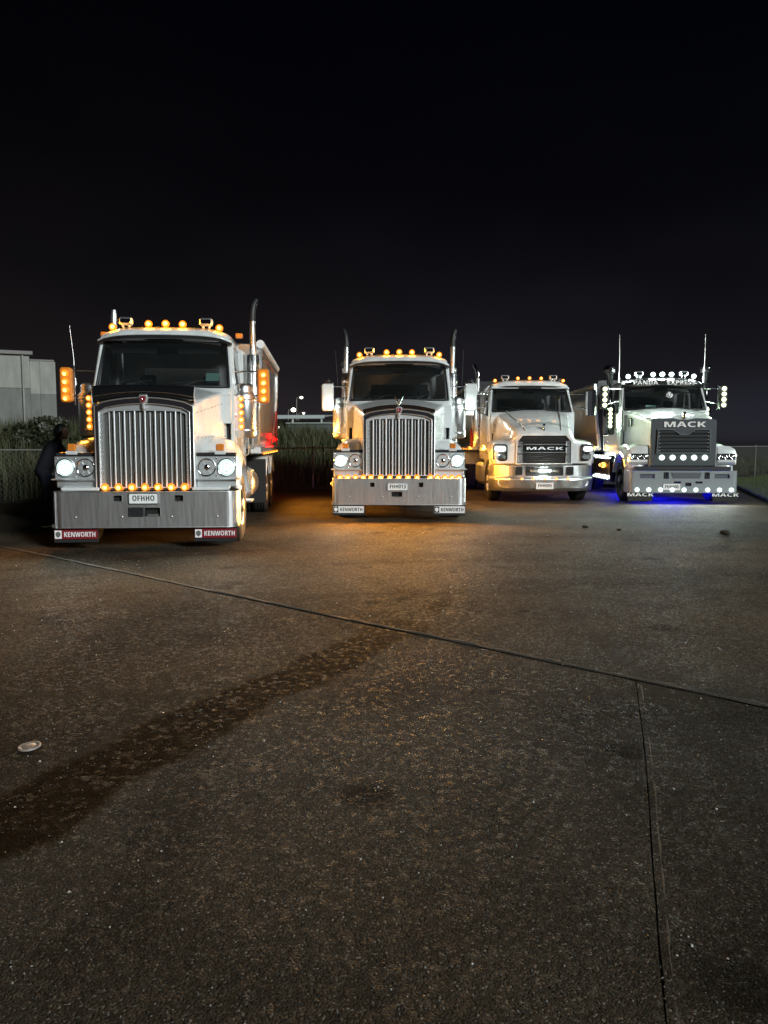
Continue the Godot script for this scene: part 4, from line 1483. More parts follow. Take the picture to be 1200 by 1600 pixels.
	for h in holes:
		s = st()
		box(s, Vector3((h[0] + h[1]) / 2, (h[2] + h[3]) / 2, -0.06), Vector3(h[1] - h[0] + 0.02, h[3] - h[2] + 0.02, 0.05), 0.004)
		put(s, "bumper_recess", M.slate_plastic if h[1] - h[0] > 0.3 else M.dark_cavity, bum)
	for k in [-0.40, 0.53]:
		s = st()
		tube(s, [Vector3(k - 0.03, 0.72, -0.04), Vector3(k - 0.03, 0.65, -0.01), Vector3(k, 0.62, 0.0), Vector3(k + 0.03, 0.65, -0.01), Vector3(k + 0.03, 0.72, -0.04)], 0.014, 6)
		put(s, "tow_hook", M.black_plastic, bum)
	s = st()
	prism(s, PackedVector2Array([Vector2(-0.29, 0.735), Vector2(0.40, 0.735), Vector2(0.37, 0.60), Vector2(-0.25, 0.60)]), 0.0, 0.012, Transform3D(), 0.005)
	put(s, "bumper_plate", M.slate_plastic, bum)
	s = st()
	box(s, Vector3(0, 0.83, -0.14), Vector3(2.2, 0.09, 0.12), 0.01)
	put(s, "bumper_gap_trim", M.black_plastic, t)
	number_plate(t, Vector3(-0.27, 0.40, 0.004), "FHH600", 0.38)
	for i in 9:
		lamp(t, Vector3(-1.06 + i * 0.268, 0.335, 0.02), 0.055, 1.4, "white", "bumper_light", Basis(Vector3(1, 0, 0), 0.2), 84.0)
	for k in [-1, 1]:
		s = st()
		box(s, Vector3(k * 0.97, 0.18, -0.06), Vector3(0.56, 0.24, 0.014), 0.004)
		var fl := put(s, "mudflap", M.rubber, t)
		lettering(fl, "flap_lettering", "MACK", 0.075, M.plaque_white, at(k * 0.97, 0.215, -0.048), 2.1, 0.004)
		arch_guard(t, k * 0.72, k * 1.24, -1.05, 0.515, 0.63, 18, 165, [0.24, 0.33, 0.32, 0.27, 0.22, 0.18, 0.12, 0.07], 0.16, M.white_paint, "front_wing")
		s = st()
		prism(s, PackedVector2Array([Vector2(-0.24, 0.915), Vector2(0.26, 0.915), Vector2(0.26, 1.16), Vector2(0.22, 1.27), Vector2(0.10, 1.34), Vector2(-0.24, 1.37)]) if k > 0 else PackedVector2Array([Vector2(0.24, 0.915), Vector2(-0.26, 0.915), Vector2(-0.26, 1.16), Vector2(-0.22, 1.27), Vector2(-0.10, 1.34), Vector2(0.24, 1.37)]), -0.5, -0.14, at(k * 0.99, 0, 0), 0.06)
		put(s, "wing_nose", M.white_paint, t)
		s = st()
		box(s, Vector3(k * 1.0, 1.10, -0.145), Vector3(0.43, 0.15, 0.04), 0.018)
		var hl := put(s, "headlight", M.black_paint, t)
		for i in 3:
			s = st()
			lathe(s, [Vector2(0.062, 0.0), Vector2(0.062, 0.014), Vector2(0.052, 0.016), Vector2(0.045, 0.004), Vector2(0.02, 0.01), Vector2(0.001, 0.016)], 16, Transform3D(Basis(Vector3(1, 0, 0), PI / 2), Vector3(k * (0.85 + i * 0.145), 1.10, -0.13)))
			put(s, "lamp_reflector", M.chrome, hl)
		lamp(t, Vector3(k * 1.21, 1.13, -0.13), 0.028, 0.12 if k > 0 else 0.0, "white", "corner_lamp")
		wheel(t, k * 1.05, -1.05, k, "chassis_black", "front_wheel")
	cab(t, {w = 1.06, wt = 1.0, z0 = -1.62, zt = -1.95, zr = -3.3, yb = 2.25, yt = 2.88, roof = 3.06})
	visor(t, 1.02, 2.95, -1.96, 0.22, "black_paint")
	var word := 0
	for ch in [["PANDA", -0.46], ["EXPRESS", 0.42]]:
		lettering(t, "visor_lettering", ch[0], 0.105, M.plaque_white, Transform3D(Basis(Vector3(1, 0, 0), -0.1), Vector3(ch[1], 2.93, -1.725)), 1.25 if ch[0] == "PANDA" else 1.2, 0.006)
	roof_lights(t, 3.15, -1.9, [-0.84, -0.23, 0.0, 0.23, 0.80], [0.05, 0.005, 0.0, 0.005, 0.05], "white", 1.4, 0.065)
	for k in [-0.57, 0.55]:
		roof_lamp(t, Vector3(k, 3.17, -1.97))
	for k in [-1, 1]:
		mirror(t, Vector3(k * 1.47, 2.56, -1.75), k, M.black_plastic, Vector3(0.2, 0.58, 0.12), 0.44)
		for i in 4:
			lamp(t, Vector3(k * 1.47, 2.77 - i * 0.135, -1.68), 0.06, 1.0, "lime", "mirror_light", Basis(), 80.0)
		s = st()
		var ax: float = k * 1.22
		lathe(s, [Vector2(0.04, 1.6), Vector2(0.13, 1.62), Vector2(0.15, 1.66), Vector2(0.15, 2.34), Vector2(0.13, 2.4), Vector2(0.08, 2.42), Vector2(0.08, 3.2), Vector2(0.14, 3.22), Vector2(0.15, 3.36), Vector2(0.08, 3.42), Vector2(0.01, 3.42)], 20, Transform3D(Basis(), Vector3(ax, 0, -2.3)))
		put(s, "intake_stack", M.black_paint, t)
		for i in 5:
			lamp(t, Vector3(ax, 2.27 - i * 0.105, -2.12), 0.055, 0.5, "lime", "stack_light", Basis(), 80.0)
		whip(t, Vector3(k * 1.06, 2.95, -2.0), Vector3(k * 1.07, 4.15, -2.0), "plaque_white", 0.011)
		s = st()
		box(s, Vector3(k * 0.98, 0.75, -3.0), Vector3(0.5, 0.7, 2.2), 0.08)
		put(s, "side_tank", M.black_paint, t)
	for row in [1.06, 0.5]:
		for i in 6:
			lamp(t, Vector3(-1.25, row, -2.15 - i * 0.32), 0.04, 0.09, "white", "step_light", Basis(Vector3(0, 1, 0), -PI / 3))
	lamp(t, Vector3(-1.25, 0.82, -3.0), 0.05, 0.12, "amber", "tank_marker", Basis(Vector3(0, 1, 0), -PI / 3))
	s = st()
	lathe(s, [Vector2(0.085, 0.0), Vector2(0.085, 0.003), Vector2(0.001, 0.004)], 20, Transform3D(Basis(Vector3(1, 0, 0), PI / 2 - 0.4), Vector3(0.13, 2.62, -1.705)))
	var stk := put(s, "round_sticker", M.plaque_white, t)
	for q in [Vector2(-0.045, 0.05), Vector2(0.05, 0.045), Vector2(-0.03, -0.012), Vector2(0.035, -0.01), Vector2(0.0, -0.055)]:
		s = st()
		lathe(s, [Vector2(0.02, 0.0035), Vector2(0.02, 0.006), Vector2(0.001, 0.0065)], 10, Transform3D(Basis(Vector3(1, 0, 0), PI / 2 - 0.4), Vector3(0.13, 2.62, -1.705)) * at(q.x, 0, -q.y))
		put(s, "sticker_spot", M.ink, stk)
	s = st()
	box(s, Vector3(-0.35, 2.32, -1.60), Vector3(0.25, 0.07, 0.01), 0.002)
	put(s, "dash_card", M.mint_card, t)
	chassis(t, -8.4, [-5.8, -7.15], M.chassis_black)
	tub(t, -3.85, -8.6, 1.3, 3.0, 1.24, {roll = 1, headboard = "chassis_black"})
	side_lights(t, -1, 1.22, -4.0, -8.2, 6)
	lamp(t, Vector3(-1.28, 1.27, -3.9), 0.045, 0.4, "amber", "tub_marker")
	# blue strips beneath
	for q in [Vector3(0, 0.36, -0.55), Vector3(0, 0.36, -2.0), Vector3(-0.7, 0.36, -3.2), Vector3(0.1, 0.36, -4.4), Vector3(-1.0, 0.95, -1.05)]:
		s = st()
		box(s, q, Vector3(0.42, 0.02, 0.03), 0.006)
		var g := put(s, "blue_strip", M.blue_glow, t)
		var l := OmniLight3D.new()
		l.name = "blue_light"
		l.light_color = Color(0.07, 0.08, 1.0)
		l.light_energy = 3.5 if q.y < 0.9 else 1.0
		l.light_size = 0.14
		l.omni_range = 12
		l.omni_attenuation = 2
		l.shadow_enabled = true
		g.add_child(l)
		l.position = q + Vector3(0, -0.002, 0)

# ------------------------------------------------------------------ ground
func yard_texture() -> ImageTexture:
	var n := 1024
	var a := FastNoiseLite.new()
	a.seed = 3
	a.frequency = 0.22
	a.fractal_octaves = 5
	var b := FastNoiseLite.new()
	b.seed = 8
	b.frequency = 0.9
	b.fractal_octaves = 3
	var path := [Vector2(-1.72, 2.0), Vector2(-1.41, 2.70), Vector2(-1.24, 3.20), Vector2(-0.90, 3.9), Vector2(-0.59, 4.61), Vector2(-0.18, 5.32), Vector2(0.14, 5.95)]
	var wear := PackedFloat32Array()
	wear.resize(n * n)
	wear.fill(1.0)
	var rng := RandomNumberGenerator.new()
	rng.seed = 23
	var stamp := func(x: float, z: float, r: float, depth: float) -> void:
		var ci := int((x + 22.0) / 44.0 * n)
		var cj := int((z + 8.0) / 36.0 * n)
		var w := int(r / 0.043) + 2
		for jj in range(maxi(cj - w, 0), mini(cj + w + 1, n)):
			for ii in range(maxi(ci - w, 0), mini(ci + w + 1, n)):
				var dist := Vector2((ii + 0.5) / n * 44.0 - 22.0 - x, (jj + 0.5) / n * 36.0 - 8.0 - z).length()
				var v := 1.0 - depth * (1.0 - smoothstep(r * 0.5, r, dist))
				wear[jj * n + ii] = minf(wear[jj * n + ii], v)
	for i in 170:   # oil drips, thicker where the trucks stand
		var x := rng.randf_range(-6, 8.5)
		var z := rng.randf_range(1.5, 17)
		stamp.call(x, z, rng.randf_range(0.05, 0.16), rng.randf_range(0.15, 0.55))
	for arc in [[-14.0, 2.0, 13.2, -0.3, 0.75, 0.22], [-14.0, 2.0, 15.1, -0.3, 0.7, 0.18], [16.0, 3.0, 13.6, 2.3, 3.3, 0.2], [16.0, 3.0, 11.7, 2.3, 3.2, 0.16], [3.0, -9.0, 16.5, 1.2, 2.1, 0.18], [3.0, -9.0, 18.4, 1.25, 2.1, 0.18]]:
		var m: float = arc[3]
		while m < arc[4]:
			stamp.call(arc[0] + cos(m) * arc[2], arc[1] + sin(m) * arc[2], 0.17, arc[5] * (0.6 + 0.4 * sin(m * 23.0)))
			m += 0.006
	var data := PackedByteArray()
	data.resize(n * n * 3)
	var q := 0
	for j in n:
		var z := (j + 0.5) / n * 36.0 - 8.0
		for i in n:
			var x := (i + 0.5) / n * 44.0 - 22.0
			var u := a.get_noise_2d(x, z)
			var v := b.get_noise_2d(x, z)
			var k := 0.72 + 0.5 * u + 0.2 * v
			var warm := 0.24 + 0.4 * a.get_noise_2d(x * 0.7 + 90, z * 0.7)
			if x > -3 and x < 1.5 and z > 1.5 and z < 8:
				var p := Vector2(x, z)
				var d := 9.0
				for m in path.size() - 1:
					d = minf(d, Geometry2D.get_closest_point_to_segment(p, path[m], path[m + 1]).distance_to(p))
				d += 0.08 * u + 0.13 * v
				var f := 1.0 - smoothstep(0.16, 0.22, d)
				f *= 1.0 - 0.45 * smoothstep(5.2, 6.2, z)
				f = maxf(f, 0.7 * (1.0 - smoothstep(0.06, 0.16, Vector2((x - 0.48) * 1.3 - (z - 6.7) * 0.35, (z - 6.7) * 0.42).length() + 0.06 * v)))
				k = lerpf(k, 0.10 + 0.04 * v, f * 0.93)
				warm = lerpf(warm, 0.9, f)
			k = clampf(k * wear[j * n + i], 0.06, 1.0)
			data[q] = int(255 * pow(clampf(k * (1.0 + warm * 0.35), 0, 1), 1 / 2.2))
			data[q + 1] = int(255 * pow(clampf(k * (1.0 - warm * 0.12), 0, 1), 1 / 2.2))
			data[q + 2] = int(255 * pow(clampf(k * (1.0 - warm * 0.62), 0, 1), 1 / 2.2))
			q += 3
	return ImageTexture.create_from_image(Image.create_from_data(n, n, false, Image.FORMAT_RGB8, data))

func slab(poly: PackedVector2Array, called: String, label: String) -> void:
	var s := st()
	var t := Geometry2D.triangulate_polygon(poly)
	var uv := func(p: Vector2) -> Vector2: return Vector2((p.x + 22) / 44.0, (p.y + 8) / 36.0)
	for i in range(0, t.size(), 3):
		var ids := [t[i], t[i + 1], t[i + 2]]
		if (poly[ids[1]] - poly[ids[0]]).cross(poly[ids[2]] - poly[ids[0]]) > 0:
			ids.reverse()
		for k in ids:   # ccw in (x, depth) seen from above is clockwise
			var p := poly[k]
			s.set_uv(p)
			s.set_uv2(uv.call(p))
			s.set_normal(Vector3.UP)
			s.add_vertex(Vector3(p.x, 0, -p.y))
	var n := poly.size()
	var c := Geometry2D.is_polygon_clockwise(poly)
	for i in n:
		var a := poly[i]
		var b := poly[(i + 1) % n]
		var out := Vector3(b.y - a.y, 0, b.x - a.x).normalized() * (-1.0 if c else 1.0)
		for p in [[a, 0], [b, 0], [b, 1], [a, 0], [b, 1], [a, 1]]:
			s.set_uv(p[0])
			s.set_uv2(uv.call(p[0]))
			s.set_normal(out)
			s.add_vertex(Vector3(p[0].x, -0.04 * p[1], -p[0].y))
	var o := inst(s.commit(), called, M.asphalt)
	struct(o, label)

func build_ground() -> void:
	var g := ramp([[0.0, Color(0.046, 0.042, 0.035)], [0.4, Color(0.069, 0.063, 0.053)], [0.75, Color(0.091, 0.083, 0.071)], [0.93, Color(0.125, 0.116, 0.10)], [1.0, Color(0.30, 0.28, 0.25)]])
	var m := mat("asphalt", Color(1, 1, 1), 0.95)
	m.metallic_specular = 0.1
	m.albedo_texture = noise_tex(21, 0.2, 2048, FastNoiseLite.TYPE_CELLULAR, g, 1, FastNoiseLite.RETURN_CELL_VALUE)
	m.heightmap_enabled = true
	m.heightmap_texture = noise_tex(21, 0.2, 2048, FastNoiseLite.TYPE_CELLULAR, ramp([[0.0, 0.9], [0.35, 0.6], [0.8, 0.08], [1.0, 0.0]]), 1, FastNoiseLite.RETURN_DISTANCE)
	m.heightmap_scale = 0.42
	m.roughness_texture = noise_tex(22, 0.11, 1024, FastNoiseLite.TYPE_CELLULAR, ramp([[0.0, 0.22], [0.4, 0.75], [1.0, 1.0]]), 1, FastNoiseLite.RETURN_CELL_VALUE)
	triplanar(m, Vector3.ONE * 0.34, true)
	m.detail_enabled = true
	m.detail_blend_mode = BaseMaterial3D.BLEND_MODE_MUL
	m.detail_albedo = yard_texture()
	m.detail_uv_layer = BaseMaterial3D.DETAIL_UV_2
	var rng := RandomNumberGenerator.new()
	rng.seed = 11
	var far_edge := PackedVector2Array()
	var near_edge := PackedVector2Array()
	var mid := []
	for i in 226:
		var x := -12.6 + i * 0.095
		var z := 5.9 - 0.872 * x
		var wob := 0.012 * sin(x * 1.3) + 0.006 * sin(x * 4.1)
		far_edge.append(Vector2(x + 0.006, z + wob + 0.010 + rng.randf_range(0, 0.014)))
		near_edge.append(Vector2(x - 0.006, z + wob - 0.010 - rng.randf_range(0, 0.012)))
		mid.append(Vector2(x, z + wob))
	var cut_l := PackedVector2Array()
	var cut_r := PackedVector2Array()
	var mid2 := []
	for i in 125:
		var z := 4.55 - i * 0.0955
		var x := 1.534 - 0.299 * (4.545 - z) + 0.006 * sin(z * 2.3)
		cut_l.append(Vector2(x - 0.0015 - rng.randf_range(0, 0.003), z))
		cut_r.append(Vector2(x + 0.0015 + rng.randf_range(0, 0.003), z))
		mid2.append(Vector2(x, z))
	var A := far_edge.duplicate()
	A.append_array([Vector2(8.95, 6), Vector2(8.7, 14), Vector2(8.8, 17.4), Vector2(11.2, 24.8), Vector2(12.3, 27.6), Vector2(-2.2, 23.6), Vector2(-8.6, 18.2)])
	var B := PackedVector2Array()
	var C := cut_r.duplicate()
	C.reverse()
	for p in near_edge:
		if p.x < 1.50:
			B.append(p)
		elif p.x > 1.55:
			C.append(p)
	B.append_array(cut_l)
	B.append_array([Vector2(-21.5, -7.2), Vector2(-21.5, 17.0)])
	C.append_array([Vector2(9.0, -7.2)])
	slab(A, "yard_paving", "asphalt yard beyond the long joint, under the trucks")
	slab(B, "yard_paving", "asphalt slab in the foreground with the dark oil streak")
	slab(C, "yard_paving", "asphalt slab at right of the short joint")
	# joints: dark filler below, worn sealant ridge on the long one
	var jm := mat("joint_filler", Color(0.02, 0.018, 0.015), 0.85)
	var sm2 := mat("joint_sealant", Color(0.12, 0.102, 0.078), 0.8)
	sm2.albedo_texture = noise_tex(61, 0.06, 256, FastNoiseLite.TYPE_SIMPLEX, ramp([[0.0, 0.35], [0.5, 0.8], [1.0, 1.0]]))
	triplanar(sm2, Vector3.ONE * 3.0, true)
	for jt in [[mid, 0.05], [mid2, 0.03]]:
		var s := st()
		for i in jt[0].size() - 1:
			var a: Vector2 = jt[0][i]
			var b: Vector2 = jt[0][i + 1]
			var nn: Vector2 = Vector2(-(b - a).y, (b - a).x).normalized() * jt[1]
			face(s, [Vector3(a.x - nn.x, -0.012, -(a.y - nn.y)), Vector3(b.x - nn.x, -0.012, -(b.y - nn.y)), Vector3(b.x + nn.x, -0.012, -(b.y + nn.y)), Vector3(a.x + nn.x, -0.012, -(a.y + nn.y))], Vector3(a.x, -9, -a.y))
		struct(put(s, "paving_joint", jm))
	for jt in [[mid, 0.02, 0.013], [mid2, 0.007, 0.003]]:
		var s := st()
		var rings := []
		for i in jt[0].size() - 1:
			var a: Vector2 = jt[0][i]
			var b: Vector2 = jt[0][i + 1]
			var nn := Vector2(-(b - a).y, (b - a).x).normalized()
			var w: float = jt[1] * rng.randf_range(0.6, 1.3)
			var h: float = jt[2] * rng.randf_range(0.3, 1.25)
			var o: Vector2 = a + nn * (0.024 + w * 0.6) * (1.0 if nn.y > 0 or jt[1] < 0.02 else -1.0)
			var r := PackedVector3Array()
			for k in 7:
				var f := k / 6.0 * 2 - 1
				var p := o + nn * f * w
				r.append(Vector3(p.x, -0.003 + h * (1 - f * f) + rng.randf_range(0, 0.0015), -p.y))
			rings.append(r)
		var up := 1
		loft(s, rings, false, false, false, 1)
		struct(put(s, "joint_sealant", sm2))
	# hairline cracks, mostly in the right-hand slab
	var cm := mat("crack_dirt", Color(0.012, 0.011, 0.009), 0.9)
	for cr in [[1.75, 3.9, 0.4, 1.5], [2.1, 3.3, -0.6, 1.2], [1.5, 2.9, 0.15, 1.6], [1.9, 2.5, 1.2, 0.9], [1.35, 2.2, -0.3, 1.1], [0.3, 2.4, 2.6, 0.8], [-2.2, 4.9, 0.5, 1.2], [2.9, 6.3, 2.4, 1.4]]:
		s_crack(cr, rng, cm)
	# the open country under and beyond
	var dm := mat("field_soil", Color(0.045, 0.042, 0.028), 0.95)
	dm.albedo_texture = noise_tex(41, 0.02, 512, FastNoiseLite.TYPE_SIMPLEX_SMOOTH, ramp([[0.0, 0.4], [1.0, 1.0]]), 5)
	triplanar(dm, Vector3.ONE * 0.2, true)
	var pm := PlaneMesh.new()
	pm.size = Vector2(320, 260)
	var base := inst(pm, "ground", dm, self, at(0, -0.035, -100))
	struct(base)
	# lawn right of the yard
	var lawn := PackedVector2Array([Vector2(9.2, -7), Vector2(8.9, 14), Vector2(9.0, 17.3), Vector2(11.4, 24.7), Vector2(12.6, 28), Vector2(19, 34), Vector2(40, 41), Vector2(40, -7)])
	var s := st()
	var lm := mat("lawn_soil", Color(0.05, 0.055, 0.022), 0.95)
	lm.albedo_texture = dm.albedo_texture
	triplanar(lm, Vector3.ONE * 0.3, true)
	prism(s, lawn, -0.1, 0.05, Transform3D(Basis(Vector3(1, 0, 0), Vector3(0, 0, -1), Vector3(0, 1, 0)), Vector3.ZERO), 0.02)
	struct(put(s, "lawn", lm))

func s_crack(cr: Array, rng: RandomNumberGenerator, m: Material) -> void:
	var s := st()
	var p := Vector2(cr[0], cr[1])
	var a: float = cr[2]
	var w0 := 0.0015
	var steps := int(cr[3] / 0.035)
	for i in steps:
		a += rng.randf_range(-0.5, 0.5)
		var e := p + Vector2(cos(a), sin(a)) * 0.035
		var w1 := 0.0028 * rng.randf_range(0.3, 1.2) * (1.0 - float(i) / steps)
		var nn := Vector2(-sin(a), cos(a))
		face(s, [Vector3(p.x - nn.x * w0, 0.004, -p.y + nn.y * w0), Vector3(e.x - nn.x * w1, 0.004, -e.y + nn.y * w1), Vector3(e.x + nn.x * w1, 0.004, -e.y - nn.y * w1), Vector3(p.x + nn.x * w0, 0.004, -p.y - nn.y * w0)], Vector3(p.x, -9, -p.y))
		p = e
		w0 = w1
		a = lerpf(a, cr[2], 0.2)
	struct(put(s, "pavement_crack", m))

func tuft(seed_: int, h: float, blades: int, spread: float) -> Mesh:
	var rng := RandomNumberGenerator.new()
	rng.seed = seed_
	var s := st()
	for i in blades:
		var a := rng.randf() * TAU
		var d := Vector3(cos(a), 0, sin(a))
		var sd := Vector3(-sin(a), 0, cos(a)) * h * rng.randf_range(0.015, 0.03)
		var o := Vector3(rng.randf_range(-1, 1), 0, rng.randf_range(-1, 1)) * spread
		var hh := h * rng.randf_range(0.6, 1.1)
		var lean := hh * rng.randf_range(0.1, 0.55)
		var m := o + Vector3(0, hh * 0.6, 0) + d * lean * 0.35
		var e := o + Vector3(0, hh, 0) + d * lean
		tri(s, o - sd, o + sd, m + sd * 0.7)
		tri(s, o - sd, m + sd * 0.7, m - sd * 0.7)
		tri(s, m - sd * 0.7, m + sd * 0.7, e)
	return meshed(s)

func scatter(called: String, mesh: Mesh, m: Material, places: Array, colors: Array, parent: Node = self) -> MultiMeshInstance3D:
	var mm := MultiMesh.new()
	mm.transform_format = MultiMesh.TRANSFORM_3D
	mm.use_colors = colors.size() > 0
	mm.mesh = mesh
	mm.instance_count = places.size()
	for i in places.size():
		mm.set_instance_transform(i, places[i])
		if colors.size():
			mm.set_instance_color(i, colors[i])
	var o := MultiMeshInstance3D.new()
	o.multimesh = mm
	o.material_override = m
	o.name = numbered(parent, called)
	parent.add_child(o, true)
	o.set_meta("kind", "stuff")
	return o

func fence_point(u: float) -> Vector3:   # along the fence, metres from its left end
	var p := [Vector2(-20, 17.6), Vector2(-9, 18.7), Vector2(-2.3, 24.6), Vector2(8, 28.6), Vector2(19, 34.6), Vector2(34, 40)]
	for i in p.size() - 1:
		var l: float = p[i].distance_to(p[i + 1])
		if u <= l or i == p.size() - 2:
			var q: Vector2 = p[i].lerp(p[i + 1], u / l)
			return Vector3(q.x, 0, -q.y)
		u -= l
	return Vector3.ZERO

func bank(x: float, d: float) -> float:   # height of the grassy bank d metres behind the fence
	return 1.15 * smoothstep(0.8, 7.0, d) * (1.0 - 0.85 * smoothstep(2.0, 9.0, x)) + 0.10 * sin(x * 0.9 + d * 0.7) * smoothstep(1, 4, d)

func build_background() -> void:
	var rng := RandomNumberGenerator.new()
	rng.seed = 77
	# bank behind the fence
	var s := st()
	var rows := []
	for i in 48:
		var p := fence_point(i * 1.3)
		var nn := Vector3(-0.35, 0, -0.94)
		var r := PackedVector3Array()
		for k in 13:
			var d := 0.4 + k * 2.0
			var q := p + nn * d
			r.append(Vector3(q.x, -0.02 + bank(q.x, d) * (1.0 if k < 12 else 0.0), q.z))
		rows.append(r)
	s.set_smooth_group(1)
	for i in rows.size() - 1:
		for k in 12:
			face(s, [rows[i][k], rows[i + 1][k], rows[i + 1][k + 1], rows[i][k + 1]], rows[i][k] - Vector3(0, 50, 0))
	struct(put(s, "grass_bank", M.field_soil))
	# grass: tall behind the fence, short on the lawn
	var gm := mat("grass_blades", Color(1, 1, 1), 0.7)
	gm.vertex_color_use_as_albedo = true
	gm.backlight_enabled = true
	gm.backlight = Color(0.25, 0.3, 0.15)
	var places := []
	var cols := []
	for i in 11000:
		var u := rng.randf_range(2, 52)
		var p := fence_point(u)
		var d := pow(rng.randf(), 0.8) * 12.0 + 0.25
		var q := p + Vector3(-0.35, 0, -0.94) * d
		var big := 1.0 - 0.65 * smoothstep(3.0, 9.0, q.x)
		var sc := rng.randf_range(0.55, 1.25) * big
		places.append(Transform3D(Basis(Vector3.UP, rng.randf() * TAU).scaled(Vector3(sc, sc * rng.randf_range(0.8, 1.2), sc)), Vector3(q.x, bank(q.x, d) - 0.03, q.z)))
		var f := rng.randf()
		cols.append(Color(0.045, 0.055, 0.02).lerp(Color(0.085, 0.078, 0.036), f * f))
	var tg := scatter("tall_grass", tuft(1, 0.85, 14, 0.16), gm, places, cols)
	tag(tg, "tall dull green grass growing on the bank behind the fence", "grass")
	places = []
	cols = []
	for i in 14000:
		var z := rng.randf_range(12, 38)
		var edge := 8.95 + maxf(0.0, (z - 17.3) * 0.33) + (maxf(0, z - 28) * 0.6)
		var x := edge + pow(rng.randf(), 1.6) * 14.0 + 0.05
		var sc := rng.randf_range(0.5, 1.4)
		places.append(Transform3D(Basis(Vector3.UP, rng.randf() * TAU).scaled(Vector3.ONE * sc), Vector3(x, 0.045, -z)))
		cols.append(Color(0.065, 0.095, 0.025).lerp(Color(0.11, 0.12, 0.05), rng.randf()))
	var lg := scatter("lawn_grass", tuft(2, 0.085, 16, 0.11), gm, places, cols)
	tag(lg, "short green lawn grass beside the asphalt right of the last truck", "grass")
	# chain-link fence
	var f := thing("chain_link_fence", "low chain-link fence with pipe top rail behind the trucks", "fence")
	var galv := mat("galvanised_pipe", Color(0.16, 0.15, 0.14), 0.6, 0.3)
	var hgt := 1.25
	var total := 60.0
	for i in 25:
		var p := fence_point(i * 2.5)
		s = st()
		tube(s, [p + Vector3(0, -0.02, 0), p + Vector3(0, hgt + 0.03, 0)], 0.028, 8)
		lathe(s, [Vector2(0.034, hgt + 0.02), Vector2(0.03, hgt + 0.05), Vector2(0.004, hgt + 0.062)], 8, Transform3D(Basis(), p))
		put(s, "fence_post", galv, f)
		if i < 24:
			s = st()
			tube(s, [p + Vector3(0, hgt, 0), fence_point(i * 2.5 + 1.25) + Vector3(0, hgt - 0.006, 0), fence_point((i + 1) * 2.5) + Vector3(0, hgt, 0)], 0.022, 6)
			put(s, "top_rail", galv, f)
	s = st()
	s.set_smooth_group(-1)
	for i in 390:
		for dirn in [-1, 1]:
			var u := 4.0 + i * 0.13
			var a := fence_point(u) + Vector3(0, 0.02, 0.03)
			var b := fence_point(u + dirn * 1.2) + Vector3(0, hgt - 0.02, 0.03)
			var e := Vector3(0.0018, 0.0015, 0)
			var g := Vector3(-0.0015, 0.0015, 0.0015)
			tri(s, a - e, a + e, b + e)
			tri(s, a - e, b + e, b - e)
			tri(s, a + e, a + g, b + g)
			tri(s, a + e, b + g, b + e)
	put(s, "chain_mesh", galv, f).set_meta("kind", "stuff")
	build_shed()
	# bushes before the warehouse
	var leaf := st()
	for k in 7:
		var a := TAU * k / 7 * 2.1
		var o := Vector3(cos(a) * 0.06, 0.05 * sin(k * 2.3), sin(a) * 0.06)
		var d := Vector3(cos(a + 0.7), 0.5 * sin(k * 1.9), sin(a + 0.7)).normalized() * 0.09
		var sd := d.cross(Vector3.UP).normalized() * 0.03
		face(leaf, [o, o + d * 0.5 + sd, o + d, o + d * 0.5 - sd], Vector3(0, -1, 0))
	var leafm := meshed(leaf)
	var lfm := mat("bush_leaf", Color(1, 1, 1), 0.55)
	lfm.vertex_color_use_as_albedo = true
	var spots := [[-15.4, 24.5, 1.7, 1.5, "broad dark bush at the far left before the pale warehouse"], [-12.9, 24.2, 1.35, 1.45, "taller rounded dark bush before the corner of the warehouse"], [-10.6, 24.0, 1.2, 1.25, "small dark bush seen behind the mirror lights of the nearest truck"], [-17.8, 24.3, 1.5, 1.6, "dark bush at the leftmost end of the bushes, mostly out of view"]]
	for sp in spots:
		var b := thing("bush", sp[4], "bush", Vector3(sp[0], bank(sp[0], 5.0) - 0.1, -sp[1]), 0.0, "bushes before the warehouse")
		s = st()
		for k in 6:
			var a: float = TAU * k / 6 + sp[0]
			tube(s, [Vector3(cos(a) * 0.05, 0, sin(a) * 0.05), Vector3(cos(a) * 0.3, sp[3] * 0.45, sin(a) * 0.3), Vector3(cos(a) * sp[2] * 0.6, sp[3] * 0.8, sin(a) * sp[2] * 0.5)], [0.035, 0.025, 0.01], 5)
		put(s, "branches", M.field_soil, b)
		var pl := []
		var cl := []
		for i in 3600:
			var d := Vector3(rng.randfn(), absf(rng.randfn()) * 1.1 - 0.2, rng.randfn()).normalized()
			var lump := 0.80 + 0.22 * sin(d.x * 5 + sp[0] * 3) * cos(d.y * 6 + sp[0]) + 0.1 * sin(d.z * 9)
			var r := pow(rng.randf(), 0.35) * lump
			pl.append(Transform3D(Basis.from_euler(Vector3(rng.randf() * TAU, rng.randf() * TAU, rng.randf() * TAU)).scaled(Vector3.ONE * rng.randf_range(0.7, 1.5)), Vector3(d.x * r * sp[2], 0.25 + d.y * r * sp[3], d.z * r * sp[2] * 0.8)))
			cl.append(Color(0.018, 0.022, 0.009).lerp(Color(0.035, 0.038, 0.016), rng.randf()))
		scatter("crown", leafm, lfm, pl, cl, b)
	build_warehouse()

